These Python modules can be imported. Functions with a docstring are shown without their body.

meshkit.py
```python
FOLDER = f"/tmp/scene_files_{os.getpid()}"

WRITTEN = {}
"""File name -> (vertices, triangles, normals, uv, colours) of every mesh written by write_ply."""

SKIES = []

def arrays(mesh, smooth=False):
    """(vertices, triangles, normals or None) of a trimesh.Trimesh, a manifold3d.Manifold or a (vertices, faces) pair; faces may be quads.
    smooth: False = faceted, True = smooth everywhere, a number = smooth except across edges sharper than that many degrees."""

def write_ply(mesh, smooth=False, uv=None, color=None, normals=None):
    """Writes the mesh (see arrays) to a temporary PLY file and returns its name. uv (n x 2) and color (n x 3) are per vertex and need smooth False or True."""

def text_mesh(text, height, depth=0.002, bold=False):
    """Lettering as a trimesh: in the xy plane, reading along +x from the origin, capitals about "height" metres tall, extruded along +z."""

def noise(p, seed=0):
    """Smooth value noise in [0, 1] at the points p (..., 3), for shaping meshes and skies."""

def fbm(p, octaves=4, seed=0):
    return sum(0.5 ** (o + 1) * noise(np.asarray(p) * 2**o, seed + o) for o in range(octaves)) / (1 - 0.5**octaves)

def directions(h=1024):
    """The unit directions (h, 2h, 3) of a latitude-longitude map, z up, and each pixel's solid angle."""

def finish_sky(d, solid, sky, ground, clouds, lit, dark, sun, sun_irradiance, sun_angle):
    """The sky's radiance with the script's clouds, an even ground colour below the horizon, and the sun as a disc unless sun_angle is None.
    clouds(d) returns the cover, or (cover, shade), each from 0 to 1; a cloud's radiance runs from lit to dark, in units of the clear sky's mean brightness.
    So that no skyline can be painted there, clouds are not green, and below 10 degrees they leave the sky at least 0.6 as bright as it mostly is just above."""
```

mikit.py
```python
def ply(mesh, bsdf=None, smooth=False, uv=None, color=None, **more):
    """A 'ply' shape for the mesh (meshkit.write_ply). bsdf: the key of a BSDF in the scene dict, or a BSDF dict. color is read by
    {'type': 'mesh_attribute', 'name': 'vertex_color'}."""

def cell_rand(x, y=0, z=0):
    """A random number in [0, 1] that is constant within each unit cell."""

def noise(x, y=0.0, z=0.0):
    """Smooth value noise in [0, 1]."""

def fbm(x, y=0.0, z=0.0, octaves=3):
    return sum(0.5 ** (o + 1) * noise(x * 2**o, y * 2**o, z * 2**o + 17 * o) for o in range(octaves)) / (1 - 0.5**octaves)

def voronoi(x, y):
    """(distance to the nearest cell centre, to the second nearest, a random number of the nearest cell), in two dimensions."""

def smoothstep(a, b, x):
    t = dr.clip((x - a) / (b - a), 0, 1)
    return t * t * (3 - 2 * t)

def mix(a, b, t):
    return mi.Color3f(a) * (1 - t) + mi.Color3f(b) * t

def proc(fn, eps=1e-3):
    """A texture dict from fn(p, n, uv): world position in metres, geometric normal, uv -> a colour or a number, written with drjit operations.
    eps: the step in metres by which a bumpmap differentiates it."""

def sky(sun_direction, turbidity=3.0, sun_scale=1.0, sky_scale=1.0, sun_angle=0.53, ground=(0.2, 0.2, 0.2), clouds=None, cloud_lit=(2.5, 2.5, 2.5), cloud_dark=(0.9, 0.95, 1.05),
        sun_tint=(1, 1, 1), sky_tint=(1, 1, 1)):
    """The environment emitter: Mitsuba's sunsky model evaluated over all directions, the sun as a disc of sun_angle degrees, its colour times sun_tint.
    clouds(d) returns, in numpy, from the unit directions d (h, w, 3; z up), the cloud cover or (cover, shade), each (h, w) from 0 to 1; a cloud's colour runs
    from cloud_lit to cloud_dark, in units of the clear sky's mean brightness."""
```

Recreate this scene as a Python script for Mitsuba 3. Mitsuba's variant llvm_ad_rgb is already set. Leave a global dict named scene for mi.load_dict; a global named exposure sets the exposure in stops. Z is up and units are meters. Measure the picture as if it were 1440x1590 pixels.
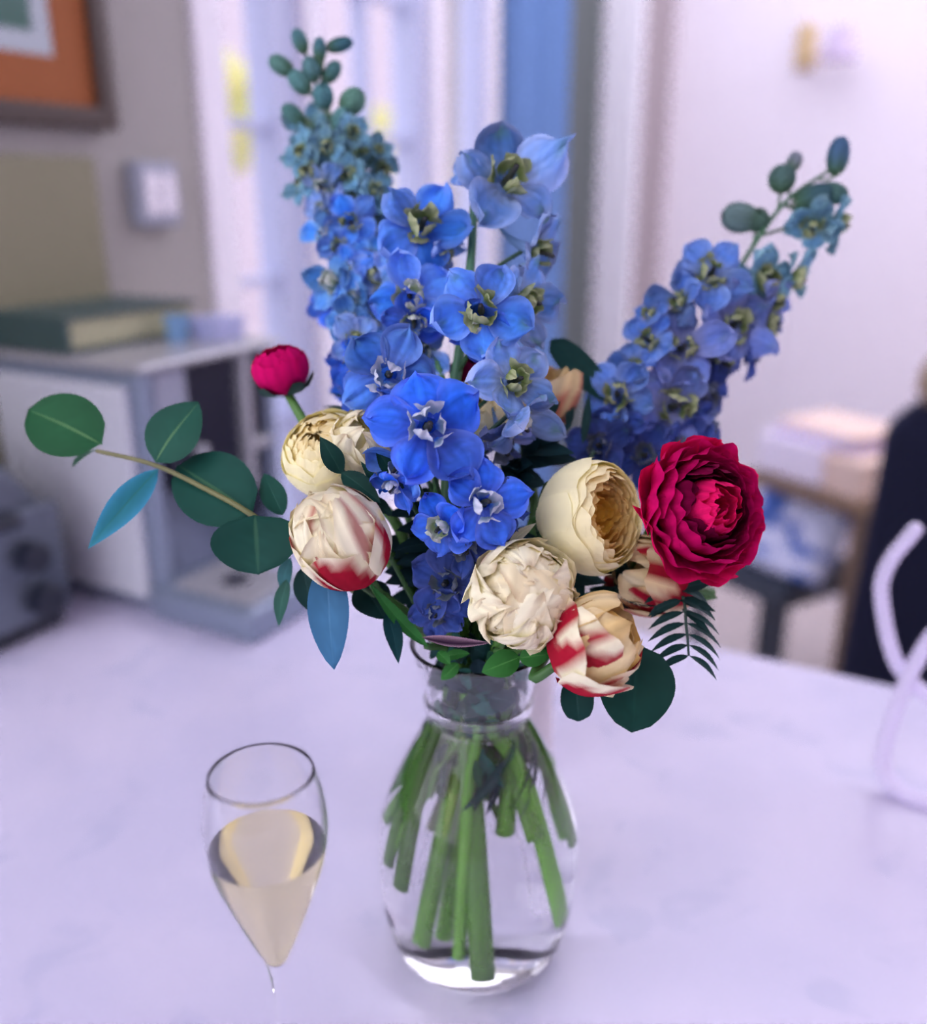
import math, random
import numpy as np
import trimesh
import mitsuba as mi
import drjit as dr
import mikit
from mikit import proc, fbm, noise, smoothstep, mix
import meshkit
from scipy.spatial import ConvexHull

T = mi.ScalarTransform4f
scene, labels = {}, {}

# ------------------------------------------------------------------ camera
PITCH = math.radians(19.0)
YAW = math.radians(28)        # the room's axes: x along the window wall, y towards it; the camera looks in between
CAM = np.array([0.0, 0.0, 1.427])
FLAT = np.array([math.cos(YAW), math.sin(YAW), 0])
FWD = FLAT * math.cos(PITCH) - np.array([0, 0, math.sin(PITCH)])
UPV = FLAT * math.sin(PITCH) + np.array([0, 0, math.cos(PITCH)])
RGT = np.array([math.sin(YAW), -math.cos(YAW), 0])
scene['camera'] = {
    'type': 'thinlens', 'fov': 2 * math.degrees(math.atan(0.5)), 'fov_axis': 'x',
    'aperture_radius': 0.0075, 'focus_distance': 0.53, 'near_clip': 0.02, 'far_clip': 100.0,
    'to_world': T().look_at(origin=CAM.tolist(), target=(CAM + FWD).tolist(), up=[0, 0, 1])}

# ------------------------------------------------------------------ light: an even lavender overcast sky
exposure = 3.25
scene['sky'] = mikit.sky([0.3, -0.5, 0.8], turbidity=4.0, sun_scale=0.0, ground=(0.35, 0.33, 0.36),
                         clouds=lambda d: (np.ones(d.shape[:2]), 0.35 * meshkit.fbm(d * 2.5, 3)),
                         cloud_lit=(2.42, 2.30, 2.68), cloud_dark=(1.75, 1.68, 2.2))


# ------------------------------------------------------------------ helpers
def lin(r, g, b):
    c = np.array([r, g, b], float) / 255
    return np.where(c <= 0.04045, c / 12.92, ((c + 0.055) / 1.055) ** 2.4)


def pix(px, py, d):
    """A design point: d metres in front of the lens plane."""
    return CAM + d * FWD + d * (px - 720) / 1440 * RGT - d * (py - 795) / 1440 * UPV


def cdir(x, y, z):
    """Direction: x to the right, y up the picture, z towards the photographer."""
    w = x * RGT + y * UPV - z * FWD
    return w / np.linalg.norm(w)


U, V = np.array([1.0, 0, 0]), np.array([0, 1.0, 0])
ROOM = np.stack([U, V, [0, 0, 1]], 1)


def rm(a, b, z):
    return a * U + b * V + np.array([0, 0, z])


USED = {}


def key(name):
    n = USED.get(name, -1) + 1
    USED[name] = n
    return name if n == 0 else f'{name}_{n:03d}'


def thing(name, label, cat, group=None):
    k = key(name)
    labels[k] = {'label': label, 'category': cat}
    if group:
        labels[k]['group'] = group
    return k


def obj(name, mesh, bsdf, parent=None, smooth=False, color=None, label=None, **more):
    k = key((parent + '__' if parent else '') + name)
    scene[k] = mikit.ply(mesh, bsdf, smooth=smooth, color=color, **more)
    if label:
        labels[k] = {'label': label}
    return k


def solo(name, label, cat, mesh, bsdf, group=None, **kw):
    k = obj(name, mesh, bsdf, **kw)
    labels[k] = {'label': label, 'category': cat}
    if group:
        labels[k]['group'] = group
    return k


def structure(name, mesh, bsdf, parent=None, **kw):
    k = obj(name, mesh, bsdf, parent, **kw)
    if not parent:
        labels[k] = {'label': kw.get('label') or name.replace('_', ' '), 'kind': 'structure'}
    return k


def box(a0, a1, b0, b1, z0, z1, r=0.0, rot=None):
    """A box in room axes (along the window wall, across to it, up), with rounded edges of radius r."""
    lo, hi = np.array([a0, b0, z0], float), np.array([a1, b1, z1], float)
    if r > 0:
        s = trimesh.creation.icosphere(subdivisions=1, radius=r).vertices
        c = np.array([[x, y, z] for x in (lo[0] + r, hi[0] - r) for y in (lo[1] + r, hi[1] - r) for z in (lo[2] + r, hi[2] - r)])
        pts = (c[:, None] + s[None]).reshape(-1, 3)
        m = trimesh.Trimesh(pts, ConvexHull(pts).simplices).convex_hull
    else:
        m = trimesh.creation.box(extents=hi - lo)
        m.apply_translation((lo + hi) / 2)
    m.vertices = np.asarray(m.vertices) @ ROOM.T
    return m


def hullbox(pts, r):
    s = trimesh.creation.icosphere(subdivisions=1, radius=r).vertices
    p = (np.array(pts, float)[:, None] + s[None]).reshape(-1, 3)
    return trimesh.convex.convex_hull(p)


def cat(*ms):
    return trimesh.util.concatenate(list(ms))


def grid(P, C=None, close=False):
    nt, ns = P.shape[:2]
    i = np.arange(nt * ns).reshape(nt, ns)
    if close:
        i = np.concatenate([i, i[:, :1]], 1)
    a, b, c, d = i[:-1, :-1].ravel(), i[:-1, 1:].ravel(), i[1:, 1:].ravel(), i[1:, :-1].ravel()
    f = np.concatenate([np.stack([a, b, c], 1), np.stack([a, c, d], 1)])
    return trimesh.Trimesh(P.reshape(-1, 3), f, process=False), (None if C is None else np.clip(C.reshape(-1, 3), 0, 1))


def catmull(pts, n):
    p = np.array(pts, float)
    p = np.vstack([2 * p[0] - p[1], p, 2 * p[-1] - p[-2]])
    k = len(p) - 3
    out = []
    for u in np.linspace(0, k - 1e-6, n):
        j = int(u)
        t = u - j
        a, b, c, d = p[j:j + 4]
        out.append(0.5 * (2 * b + (c - a) * t + (2 * a - 5 * b + 4 * c - d) * t * t + (3 * b - a - 3 * c + d) * t ** 3))
    return np.array(out)


def tube(pts, r0, r1=None, n=14, sides=8, c0=None, c1=None, straight=False):
    """A tapering tube through the points with rounded closed ends, and its colours."""
    c = np.array(pts, float) if straight else catmull(pts, n)
    n = len(c)
    r1 = r0 if r1 is None else r1
    r = np.linspace(r0, r1, n)
    t = np.gradient(c, axis=0)
    t /= np.linalg.norm(t, axis=1, keepdims=True) + 1e-12
    h = np.array([0, 0, 1.0]) if abs(t[0][2]) < 0.9 else np.array([1.0, 0, 0])
    rings = []
    for k in range(n):
        x = np.cross(h, t[k])
        x /= np.linalg.norm(x) + 1e-12
        y = np.cross(t[k], x)
        h = np.cross(t[k], x) * 0 + y if False else np.cross(x, t[k]) * -1
        a = np.arange(sides) / sides * 2 * np.pi
        rings.append(c[k] + r[k] * (np.cos(a)[:, None] * x + np.sin(a)[:, None] * y))
        h = y
    rings = [np.repeat(c[:1], sides, 0)] + rings + [np.repeat(c[-1:], sides, 0)]
    P = np.array(rings)
    C = None
    if c0 is not None:
        c1 = c0 if c1 is None else c1
        w = np.linspace(0, 1, len(P))[:, None, None]
        C = np.broadcast_to(np.asarray(c0) * (1 - w) + np.asarray(c1) * w, P.shape)
    return grid(P, C, close=True)


def lathe(profile, n=64, c=(0, 0, 0)):
    p = np.array(profile, float)
    a = np.arange(n) / n * 2 * np.pi
    P = np.stack([p[:, :1] * np.cos(a), p[:, :1] * np.sin(a), np.repeat(p[:, 1:2], n, 1)], -1) + np.array(c)
    m, _ = grid(P, None, close=True)
    return m


def smooth_profile(pts, n=60):
    q = catmull([(x, z, 0) for x, z in pts], n)
    return [(max(x, 1e-4), z) for x, z, _ in q]


def ss(a, b, x):
    t = np.clip((x - a) / (b - a), 0, 1)
    return t * t * (3 - 2 * t)


def mx(a, b, t):
    return np.asarray(a) * (1 - t[..., None]) + np.asarray(b) * t[..., None]


# ------------------------------------------------------------------ materials
def paint(name, rgb, rough=0.5, metal=0.0, spec=0.5, **kw):
    scene[name] = {'type': 'twosided', 'b': {'type': 'principled', 'base_color': {'type': 'rgb', 'value': [float(x) for x in np.clip(rgb, 0.0, 1)]},
                                             'roughness': rough, 'metallic': metal, 'specular': spec, **kw}}


VC = {'type': 'mesh_attribute', 'name': 'vertex_color'}
scene['petal_soft'] = {'type': 'principledthin', 'base_color': VC, 'roughness': 0.55, 'diff_trans': 0.32, 'spec_trans': 0.0, 'sheen': 0.25}
scene['leaf_waxy'] = {'type': 'twosided', 'b': {'type': 'principled', 'base_color': VC, 'roughness': 0.55, 'specular': 0.12}}
scene['stem_green'] = {'type': 'twosided', 'b': {'type': 'principled', 'base_color': VC, 'roughness': 0.45, 'specular': 0.4}}


def quartz(p, n, uv):
    q = fbm(p.x * 7 + 3, p.y * 7, p.z * 7, 4)
    v = fbm(p.x * 22 + 3 * q, p.y * 22 - 4 * q, 1.7, 4)
    spot = smoothstep(0.56, 0.74, v)
    base = mix((0.62, 0.59, 0.725), (0.555, 0.54, 0.69), smoothstep(0.35, 0.65, q))
    return mix(base, (0.40, 0.42, 0.58), spot * 0.35)


scene['white_quartz'] = {'type': 'twosided', 'b': {'type': 'principled', 'base_color': proc(quartz), 'roughness': 0.28, 'specular': 0.45}}


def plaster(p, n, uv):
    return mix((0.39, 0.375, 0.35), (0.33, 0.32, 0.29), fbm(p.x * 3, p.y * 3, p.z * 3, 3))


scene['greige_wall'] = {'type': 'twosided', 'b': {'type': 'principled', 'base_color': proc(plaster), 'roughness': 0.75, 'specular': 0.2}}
paint('white_wall', (0.84, 0.79, 0.84), 0.8, spec=0.2)
paint('white_gloss', (0.80, 0.78, 0.82), 0.3)
paint('brilliant_white', (0.97, 0.94, 0.97), 0.5)
paint('bar_paint', (0.46, 0.50, 0.66), 0.4)
paint('pale_floor', (0.62, 0.55, 0.53), 0.5)
paint('ceiling_paint', (0.72, 0.70, 0.74), 0.9, spec=0.1)
paint('khaki_patch', lin(128, 126, 98), 0.45)
scene['window_glass'] = {'type': 'thindielectric', 'int_ior': 1.5}
scene['clear_glass'] = {'type': 'dielectric', 'int_ior': 1.5, 'ext_ior': 1.0}
scene['glass_to_water'] = {'type': 'dielectric', 'int_ior': 1.33, 'ext_ior': 1.5}
scene['water_top'] = {'type': 'dielectric', 'int_ior': 1.33, 'ext_ior': 1.0}
scene['glass_to_wine'] = {'type': 'dielectric', 'int_ior': 1.34, 'ext_ior': 1.5, 'specular_transmittance': {'type': 'rgb', 'value': [0.985, 0.94, 0.72]}}
scene['wine_top'] = {'type': 'dielectric', 'int_ior': 1.34, 'ext_ior': 1.0, 'specular_transmittance': {'type': 'rgb', 'value': [0.985, 0.95, 0.80]}}

# ------------------------------------------------------------------ the setting
WB, EA = 1.15, 3.4            # the window wall at b = WB, the end wall at a = EA
WT = 0.14
structure('floor', box(-1.7, EA + 0.1, -2.7, WB + WT, -0.06, 0.0), 'pale_floor', label='pale floor of the room beyond the counter')
structure('ceiling', cat(box(-1.7, 1.5, -2.7, -0.4, 2.42, 2.5), box(-0.1, 1.5, -0.4, WB + WT, 2.42, 2.5)), 'ceiling_paint', label='white ceiling over the kitchen part, out of view and cut to shape the sky light')  # unseen; its outline is cut to steer where sky light falls
structure('added_wall_right', box(-1.7, EA + 0.1, -2.7, -2.6, 0, 2.42), 'white_wall', label='white right wall added out of view to block sky light')  # added out of view to close off sky from the right
structure('added_wall_back', box(-1.7, -1.6, -2.6, 0.1, 0, 2.42), 'white_wall', label='white wall added behind the photographer to block sky light')  # added out of view to hold back sky behind the camera
W0, W1, WZ = 1.24, 2.335, 2.12
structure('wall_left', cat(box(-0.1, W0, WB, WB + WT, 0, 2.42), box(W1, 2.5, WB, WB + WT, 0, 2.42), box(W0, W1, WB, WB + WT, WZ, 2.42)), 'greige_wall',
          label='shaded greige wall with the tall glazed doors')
paint('wall_shade_grey', lin(84, 92, 90), 0.7)  # same wall continued, with its shade put into the colour
structure('wall_left', box(2.5, EA, WB, WB + WT, 0, 2.42), 'wall_shade_grey', label='wall piece behind the blue curtain, coloured dark grey for its shade')
structure('wall_end', box(EA, EA + 0.1, -2.7, WB + WT, 0, 2.42), 'white_wall', label='bright white end wall')
structure('trim_1', box(3.10, EA, 1.012, WB, 0, 2.42, 0.006), 'brilliant_white', label='white boxed pilaster in the far corner')
paint('pilaster_shade', lin(150, 140, 142), 0.7)  # shade of the pilaster's side face, given as a colour
structure('shade_strip_2', box(3.115, EA - 0.001, 1.0045, 1.0115, 0, 2.42, 0.002), 'pilaster_shade', label='shade coloured strip added down the side of the white pilaster')
structure('baseboard_end', box(EA - 0.018, EA, -2.6, 1.012, 0, 0.11, 0.004), 'white_gloss', label='white skirting of the end wall')
structure('wall_patch', box(0.45, 1.01, WB - 0.012, WB, 0.93, 1.475, 0.003), 'khaki_patch', label='thin olive patch on the wall under the picture')  # thin khaki slab, darker than the wall beside it

# the tall glazed doors: frame, leaves, glazing bars, panes
win = 'window_1'
labels[win] = {'label': 'tall white glazed doors to the garden', 'kind': 'structure'}
y0, y1 = WB + 0.015, WB + 0.075
for a0, a1, nm, mt in [(W0, 1.308, 'frame_post', 'white_gloss'), (1.535, 1.572, 'frame_post', 'white_gloss'), (2.005, 2.045, 'frame_post', 'white_gloss'), (2.30, W1, 'frame_post', 'white_gloss')]:
    obj(nm, box(a0, a1, WB - 0.012, WB + 0.09, 0.0, WZ, 0.005), mt, win)
obj('frame_head', box(W0, W1, WB - 0.01, WB + 0.09, WZ - 0.05, WZ, 0.005), 'white_gloss', win)
obj('threshold', box(W0, W1, WB - 0.01, WB + 0.12, 0.0, 0.03), 'white_gloss', win)
bars_z = [0.45, 0.724, 0.997, 1.27, 1.543, 1.816]
for (l0, l1), mids in [((1.308, 1.535), []), ((1.572, 2.005), [1.785]), ((2.045, 2.30), [])]:
    leafk = obj('door_leaf', cat(box(l0, l0 + (0.012 if l0 < 1.4 else 0.04), y0, y1, 0.03, WZ - 0.05), box(l1 - (0.075 if l0 < 1.4 else 0.05 if l0 < 2 else 0.02), l1, y0, y1, 0.03, WZ - 0.05),
                                 box(l0, l1, y0, y1, 0.03, 0.2), box(l0, l1, y0, y1, WZ - 0.14, WZ - 0.05)), 'bar_paint', win)
    q0, q1 = l0 + (0.012 if l0 < 1.4 else 0.04), l1 - (0.075 if l0 < 1.4 else 0.05 if l0 < 2 else 0.02)
    xs = [q0] + mids + [q1]
    zs = [0.2] + bars_z + [WZ - 0.14]
    for m in mids:
        obj('glazing_bar', box(m - 0.008, m + 0.008, y0 + 0.008, y1 - 0.008, 0.2, WZ - 0.14, 0.003), 'bar_paint', leafk)
    if l0 < 2.0:
        for z in bars_z:
            obj('glazing_bar', box(q0, q1, y0 + 0.01, y1 - 0.01, z - 0.008, z + 0.008, 0.003), 'bar_paint', leafk)
    else:
        zs = [0.2, WZ - 0.14]
    for x0, x1 in zip(xs[:-1], xs[1:]):
        for z0, z1 in zip(zs[:-1], zs[1:]):
            c = np.array([rm(x0, y0 + 0.03, z0), rm(x1, y0 + 0.03, z0), rm(x1, y0 + 0.03, z1), rm(x0, y0 + 0.03, z1)])
            obj('pane', trimesh.Trimesh(c, [[0, 1, 2], [0, 2, 3]], process=False), 'window_glass', leafk)

# outside: paving, a pale rendered house wall, yellow shrubs
paint('paving', (0.45, 0.41, 0.44), 0.8)
paint('pale_render', (0.45, 0.40, 0.44), 0.9, spec=0.1)
structure('ground_outside', box(-3, 12, WB + WT, 9, -0.16, -0.08), 'paving', label='pale paving outside the glazed doors')
structure('wall_outside', box(0.5, 14, 7.0, 7.3, -0.1, 6.5), 'pale_render', label='pale rendered house wall across the garden')
rng = np.random.default_rng(5)


def shrub(a, b, h, w, z0, label):
    k = thing('yellow_shrub', label, 'shrub')
    n = 420
    th, ph, rr = rng.uniform(0, 2 * np.pi, n), np.arccos(rng.uniform(-1, 1, n)), rng.uniform(0.5, 1, n) ** 0.5
    c = np.stack([a + w * rr * np.sin(ph) * np.cos(th), b + w * rr * np.sin(ph) * np.sin(th), z0 + h / 2 + h / 2 * rr * np.cos(ph)], 1) @ ROOM.T
    d = rng.normal(size=(n, 2, 3))
    d /= np.linalg.norm(d, axis=2, keepdims=True)
    v = np.stack([c - 0.05 * d[:, 0], c + 0.03 * d[:, 1], c + 0.05 * d[:, 0], c - 0.03 * d[:, 1]], 1).reshape(-1, 3)
    f = np.arange(4 * n).reshape(n, 4)
    f = np.vstack([f[:, [0, 1, 2]], f[:, [0, 2, 3]]])
    col = np.repeat(mx((0.80, 0.74, 0.25), (0.60, 0.66, 0.30), rng.uniform(0, 1, n)), 4, 0)
    p = obj('foliage', trimesh.Trimesh(v, f, process=False), 'petal_soft', k, color=col)
    labels[p] = {'kind': 'stuff'}
    m, cc = tube([rm(a, b, -0.08), rm(a + 0.03, b, z0 + 0.2), rm(a, b + 0.02, z0 + h * 0.6)], 0.025, 0.012, n=6, c0=(0.25, 0.2, 0.14))
    obj('stem', m, 'stem_green', k, color=cc, smooth=True)


shrub(3.12, 2.85, 0.52, 0.22, 1.46, 'yellow flowering shrub seen through the narrow pane of the glazed doors')
shrub(5.3, 3.3, 0.75, 0.32, 1.2, 'smaller yellow shrub behind the wide pair of panes')

# the blue curtain at the far side of the doors
paint('blue_cloth', lin(104, 136, 184), 0.8, spec=0.1, sheen=0.4)
na, nz = 60, 10
ca, cz = np.meshgrid(np.linspace(0, 1, na), np.linspace(0.04, 2.3, nz))
P = np.stack([2.36 + 0.31 * ca, WB - 0.012 - 0.10 * np.sin(np.pi * ca) ** 0.7 - 0.012 * np.sin(ca * 2 * np.pi * 4.0), cz], -1)
P2 = P.copy()
P2[..., 1] += 0.004
m1, m2 = grid(P @ ROOM.T)[0], grid((P2 @ ROOM.T)[:, ::-1])[0]
solo('curtain', 'blue grey curtain hanging between the glazed doors and the white corner pilaster', 'curtain', cat(m1, m2), 'blue_cloth', smooth=True)

# ------------------------------------------------------------------ the counter
kc = thing('kitchen_counter', 'white quartz worktop with faint blue grey speckles carrying the vase', 'counter')
obj('worktop', box(-0.42, 1.05, -1.3, WB - 0.002, 0.87, 0.9, 0.006), 'white_quartz', kc, smooth=30)
paint('cabinet_paint', (0.55, 0.54, 0.56), 0.5)
obj('cabinet', box(-0.3, 0.98, -1.2, WB - 0.01, 0.05, 0.869, 0.004), 'cabinet_paint', kc)

# ------------------------------------------------------------------ picture and switch on the left wall
paint('dark_wood', lin(62, 48, 40), 0.4)
paint('rust_mat', lin(150, 84, 38), 0.7)
paint('mount_card', lin(176, 186, 190), 0.8)


def landscape(p, n, uv):
    h = p.z + 0.05 * fbm(p.x * 20, p.y * 20, p.z * 20, 3)
    return mix((0.02, 0.10, 0.07), (0.10, 0.25, 0.22), smoothstep(1.66, 1.85, h))


scene['green_print'] = {'type': 'principled', 'base_color': proc(landscape), 'roughness': 0.3}
pf = thing('picture', 'framed green picture with rust orange mat on the left wall', 'picture')
pa0, pa1, pz0, pz1 = 0.50, 1.048, 1.512, 1.99


def ring(a0, a1, z0, z1, w, b0, b1, r):
    return cat(box(a0, a1, b0, b1, z0, z0 + w, r), box(a0, a1, b0, b1, z1 - w, z1, r), box(a0, a0 + w, b0, b1, z0, z1, r), box(a1 - w, a1, b0, b1, z0, z1, r))


obj('frame', ring(pa0, pa1, pz0, pz1, 0.028, WB - 0.03, WB - 0.001, 0.004), 'dark_wood', pf)
obj('mat', ring(pa0 + 0.026, pa1 - 0.026, pz0 + 0.026, pz1 - 0.026, 0.062, WB - 0.016, WB - 0.008, 0.001), 'rust_mat', pf)
obj('mount', ring(pa0 + 0.085, pa1 - 0.085, pz0 + 0.085, pz1 - 0.085, 0.03, WB - 0.014, WB - 0.007, 0.001), 'mount_card', pf)
obj('print', box(pa0 + 0.11, pa1 - 0.11, WB - 0.011, WB - 0.006, pz0 + 0.11, pz1 - 0.11), 'green_print', pf)
paint('grey_plastic', lin(150, 155, 168), 0.4)
sw = thing('wall_switch', 'grey wall switch box between the picture and the glazed doors', 'switch')
obj('plate', box(1.073, 1.157, WB - 0.028, WB, 1.377, 1.472, 0.006), 'grey_plastic', sw, smooth=30)
for a in (1.085, 1.118):
    obj('rocker', box(a, a + 0.027, WB - 0.033, WB - 0.026, 1.395, 1.455, 0.003), 'white_gloss', sw)

# the small wall lamp on the end wall
paint('brass', lin(205, 180, 130), 0.35, metal=0.3)
paint('lamp_cloth', lin(196, 182, 205), 0.8)
wl = thing('wall_lamp', 'small brass wall lamp with pale shade high on the white end wall', 'wall lamp')
obj('back_plate', box(EA - 0.02, EA, 0.545, 0.60, 1.80, 1.93, 0.006), 'brass', wl)
m, _ = tube([rm(EA - 0.02, 0.57, 1.84), rm(EA - 0.08, 0.53, 1.82), rm(EA - 0.10, 0.47, 1.83)], 0.008, n=8)
obj('arm', m, 'brass', wl, smooth=True)
m = lathe([(0.03, 0.0), (0.055, -0.09), (0.052, -0.09), (0.027, 0.0)], 28, rm(EA - 0.10, 0.46, 1.90))
obj('shade', m, 'lamp_cloth', wl, smooth=30)

# ------------------------------------------------------------------ coffee machine
paint('cream_enamel', lin(188, 191, 197), 0.35)
paint('grey_metal', lin(128, 140, 158), 0.35, metal=0.35)
paint('navy_black', lin(28, 30, 46), 0.3)
paint('pale_metal', lin(175, 176, 180), 0.3, metal=0.4)
cm = thing('coffee_machine', 'white and grey coffee machine with dark front on the counter by the left wall', 'coffee machine')
a0, a1, bf, bb, zt = 0.785, 1.05, 0.86, 1.135, 1.235
obj('body', cat(box(a0 + 0.008, a1 - 0.008, bf + 0.07, bb, 0.905, zt - 0.012, 0.012), box(a0 + 0.008, a0 + 0.03, bf, bb, 0.905, zt - 0.012, 0.008),
                box(a1 - 0.03, a1 - 0.008, bf, bb, 0.905, zt - 0.012, 0.008)), 'grey_metal', cm, smooth=30)
obj('side_panel', box(a0 - 0.004, a0 + 0.01, bf + 0.022, bb - 0.01, 0.925, zt - 0.03, 0.005), 'cream_enamel', cm, smooth=30)
obj('side_panel', box(a1 - 0.01, a1 + 0.004, bf + 0.022, bb - 0.01, 0.925, zt - 0.03, 0.005), 'cream_enamel', cm, smooth=30)
obj('top_tray', cat(box(a0, a1, bf - 0.01, bb, zt - 0.014, zt - 0.002, 0.005), ), 'pale_metal', cm, smooth=30)
obj('front_panel', box(a0 + 0.09, a0 + 0.185, bf + 0.012, bf + 0.075, 1.04, zt - 0.016, 0.004), 'navy_black', cm)
obj('trim_strip', box(a0 + 0.187, a0 + 0.20, bf - 0.004, bf + 0.075, 1.03, zt - 0.016, 0.003), 'pale_metal', cm)
obj('display', box(a0 + 0.203, a1 - 0.033, bf + 0.004, bf + 0.075, 1.10, 1.19, 0.003), 'navy_black', cm)
obj('trim_strip', box(a0 + 0.20, a1 - 0.03, bf - 0.004, bf + 0.07, 1.082, 1.097, 0.003), 'pale_metal', cm)
obj('water_tank', box(a0 + 0.203, a1 - 0.033, bf + 0.02, bf + 0.075, 0.97, 1.078, 0.003), 'navy_black', cm)
obj('spout', cat(box(a0 + 0.045, a0 + 0.085, bf + 0.0, bf + 0.07, 1.06, 1.12, 0.006)), 'navy_black', cm)
obj('nozzle', cat(box(a0 + 0.088, a0 + 0.10, bf - 0.012, bf + 0.02, 1.07, 1.115, 0.004)), 'pale_metal', cm)
obj('control_panel', box(a0 + 0.032, a0 + 0.088, bf + 0.006, bf + 0.075, 1.13, zt - 0.016, 0.004), 'grey_plastic', cm)
tr = obj('drip_tray', box(a0 - 0.005, a0 + 0.13, bf - 0.155, bf + 0.02, 0.9, 0.945, 0.010), 'grey_metal', cm, smooth=30)
obj('grate', box(a0 + 0.012, a0 + 0.115, bf - 0.14, bf - 0.01, 0.945, 0.949, 0.001), 'pale_metal', tr)
m = lathe([(0.0001, 0.003), (0.016, 0.003), (0.018, 0.0)], 24, rm(a0 + 0.06, bf - 0.075, 0.949))
obj('drain_cap', m, 'navy_black', tr)

# things on the machine
paint('book_cover', lin(52, 74, 72), 0.45)
paint('page_cream', lin(172, 172, 138), 0.8)
bk = thing('book', 'thick dark green book with cream pages lying on the coffee machine', 'book')
bz = zt
obj('cover', cat(box(0.80, 1.03, 0.985, 1.14, bz, bz + 0.004, 0.001), box(0.80, 1.03, 0.985, 1.14, bz + 0.040, bz + 0.045, 0.001), box(0.797, 0.803, 0.985, 1.14, bz, bz + 0.045, 0.001)), 'book_cover', bk)
obj('page_block', box(0.803, 1.02, 0.992, 1.135, bz + 0.004, bz + 0.040), 'page_cream', bk)
paint('blue_glaze', lin(110, 150, 185), 0.25)
m = lathe([(0.0001, 0), (0.014, 0), (0.017, 0.035), (0.015, 0.035), (0.012, 0.004), (0.0001, 0.004)], 28, rm(0.955, 0.955, zt - 0.002))
solo('cup', 'tiny blue cup beside the book on the coffee machine', 'cup', m, 'blue_glaze', smooth=40)
paint('lilac_box', lin(165, 170, 205), 0.5)
kx = thing('small_box', 'low pale lilac box next to the blue cup on the machine', 'box')
obj('lower_half', box(0.975, 1.03, 0.90, 0.95, zt - 0.002, zt + 0.018, 0.003), 'lilac_box', kx)
obj('lid', box(0.973, 1.032, 0.898, 0.952, zt + 0.018, zt + 0.028, 0.003), 'lilac_box', kx)

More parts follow.
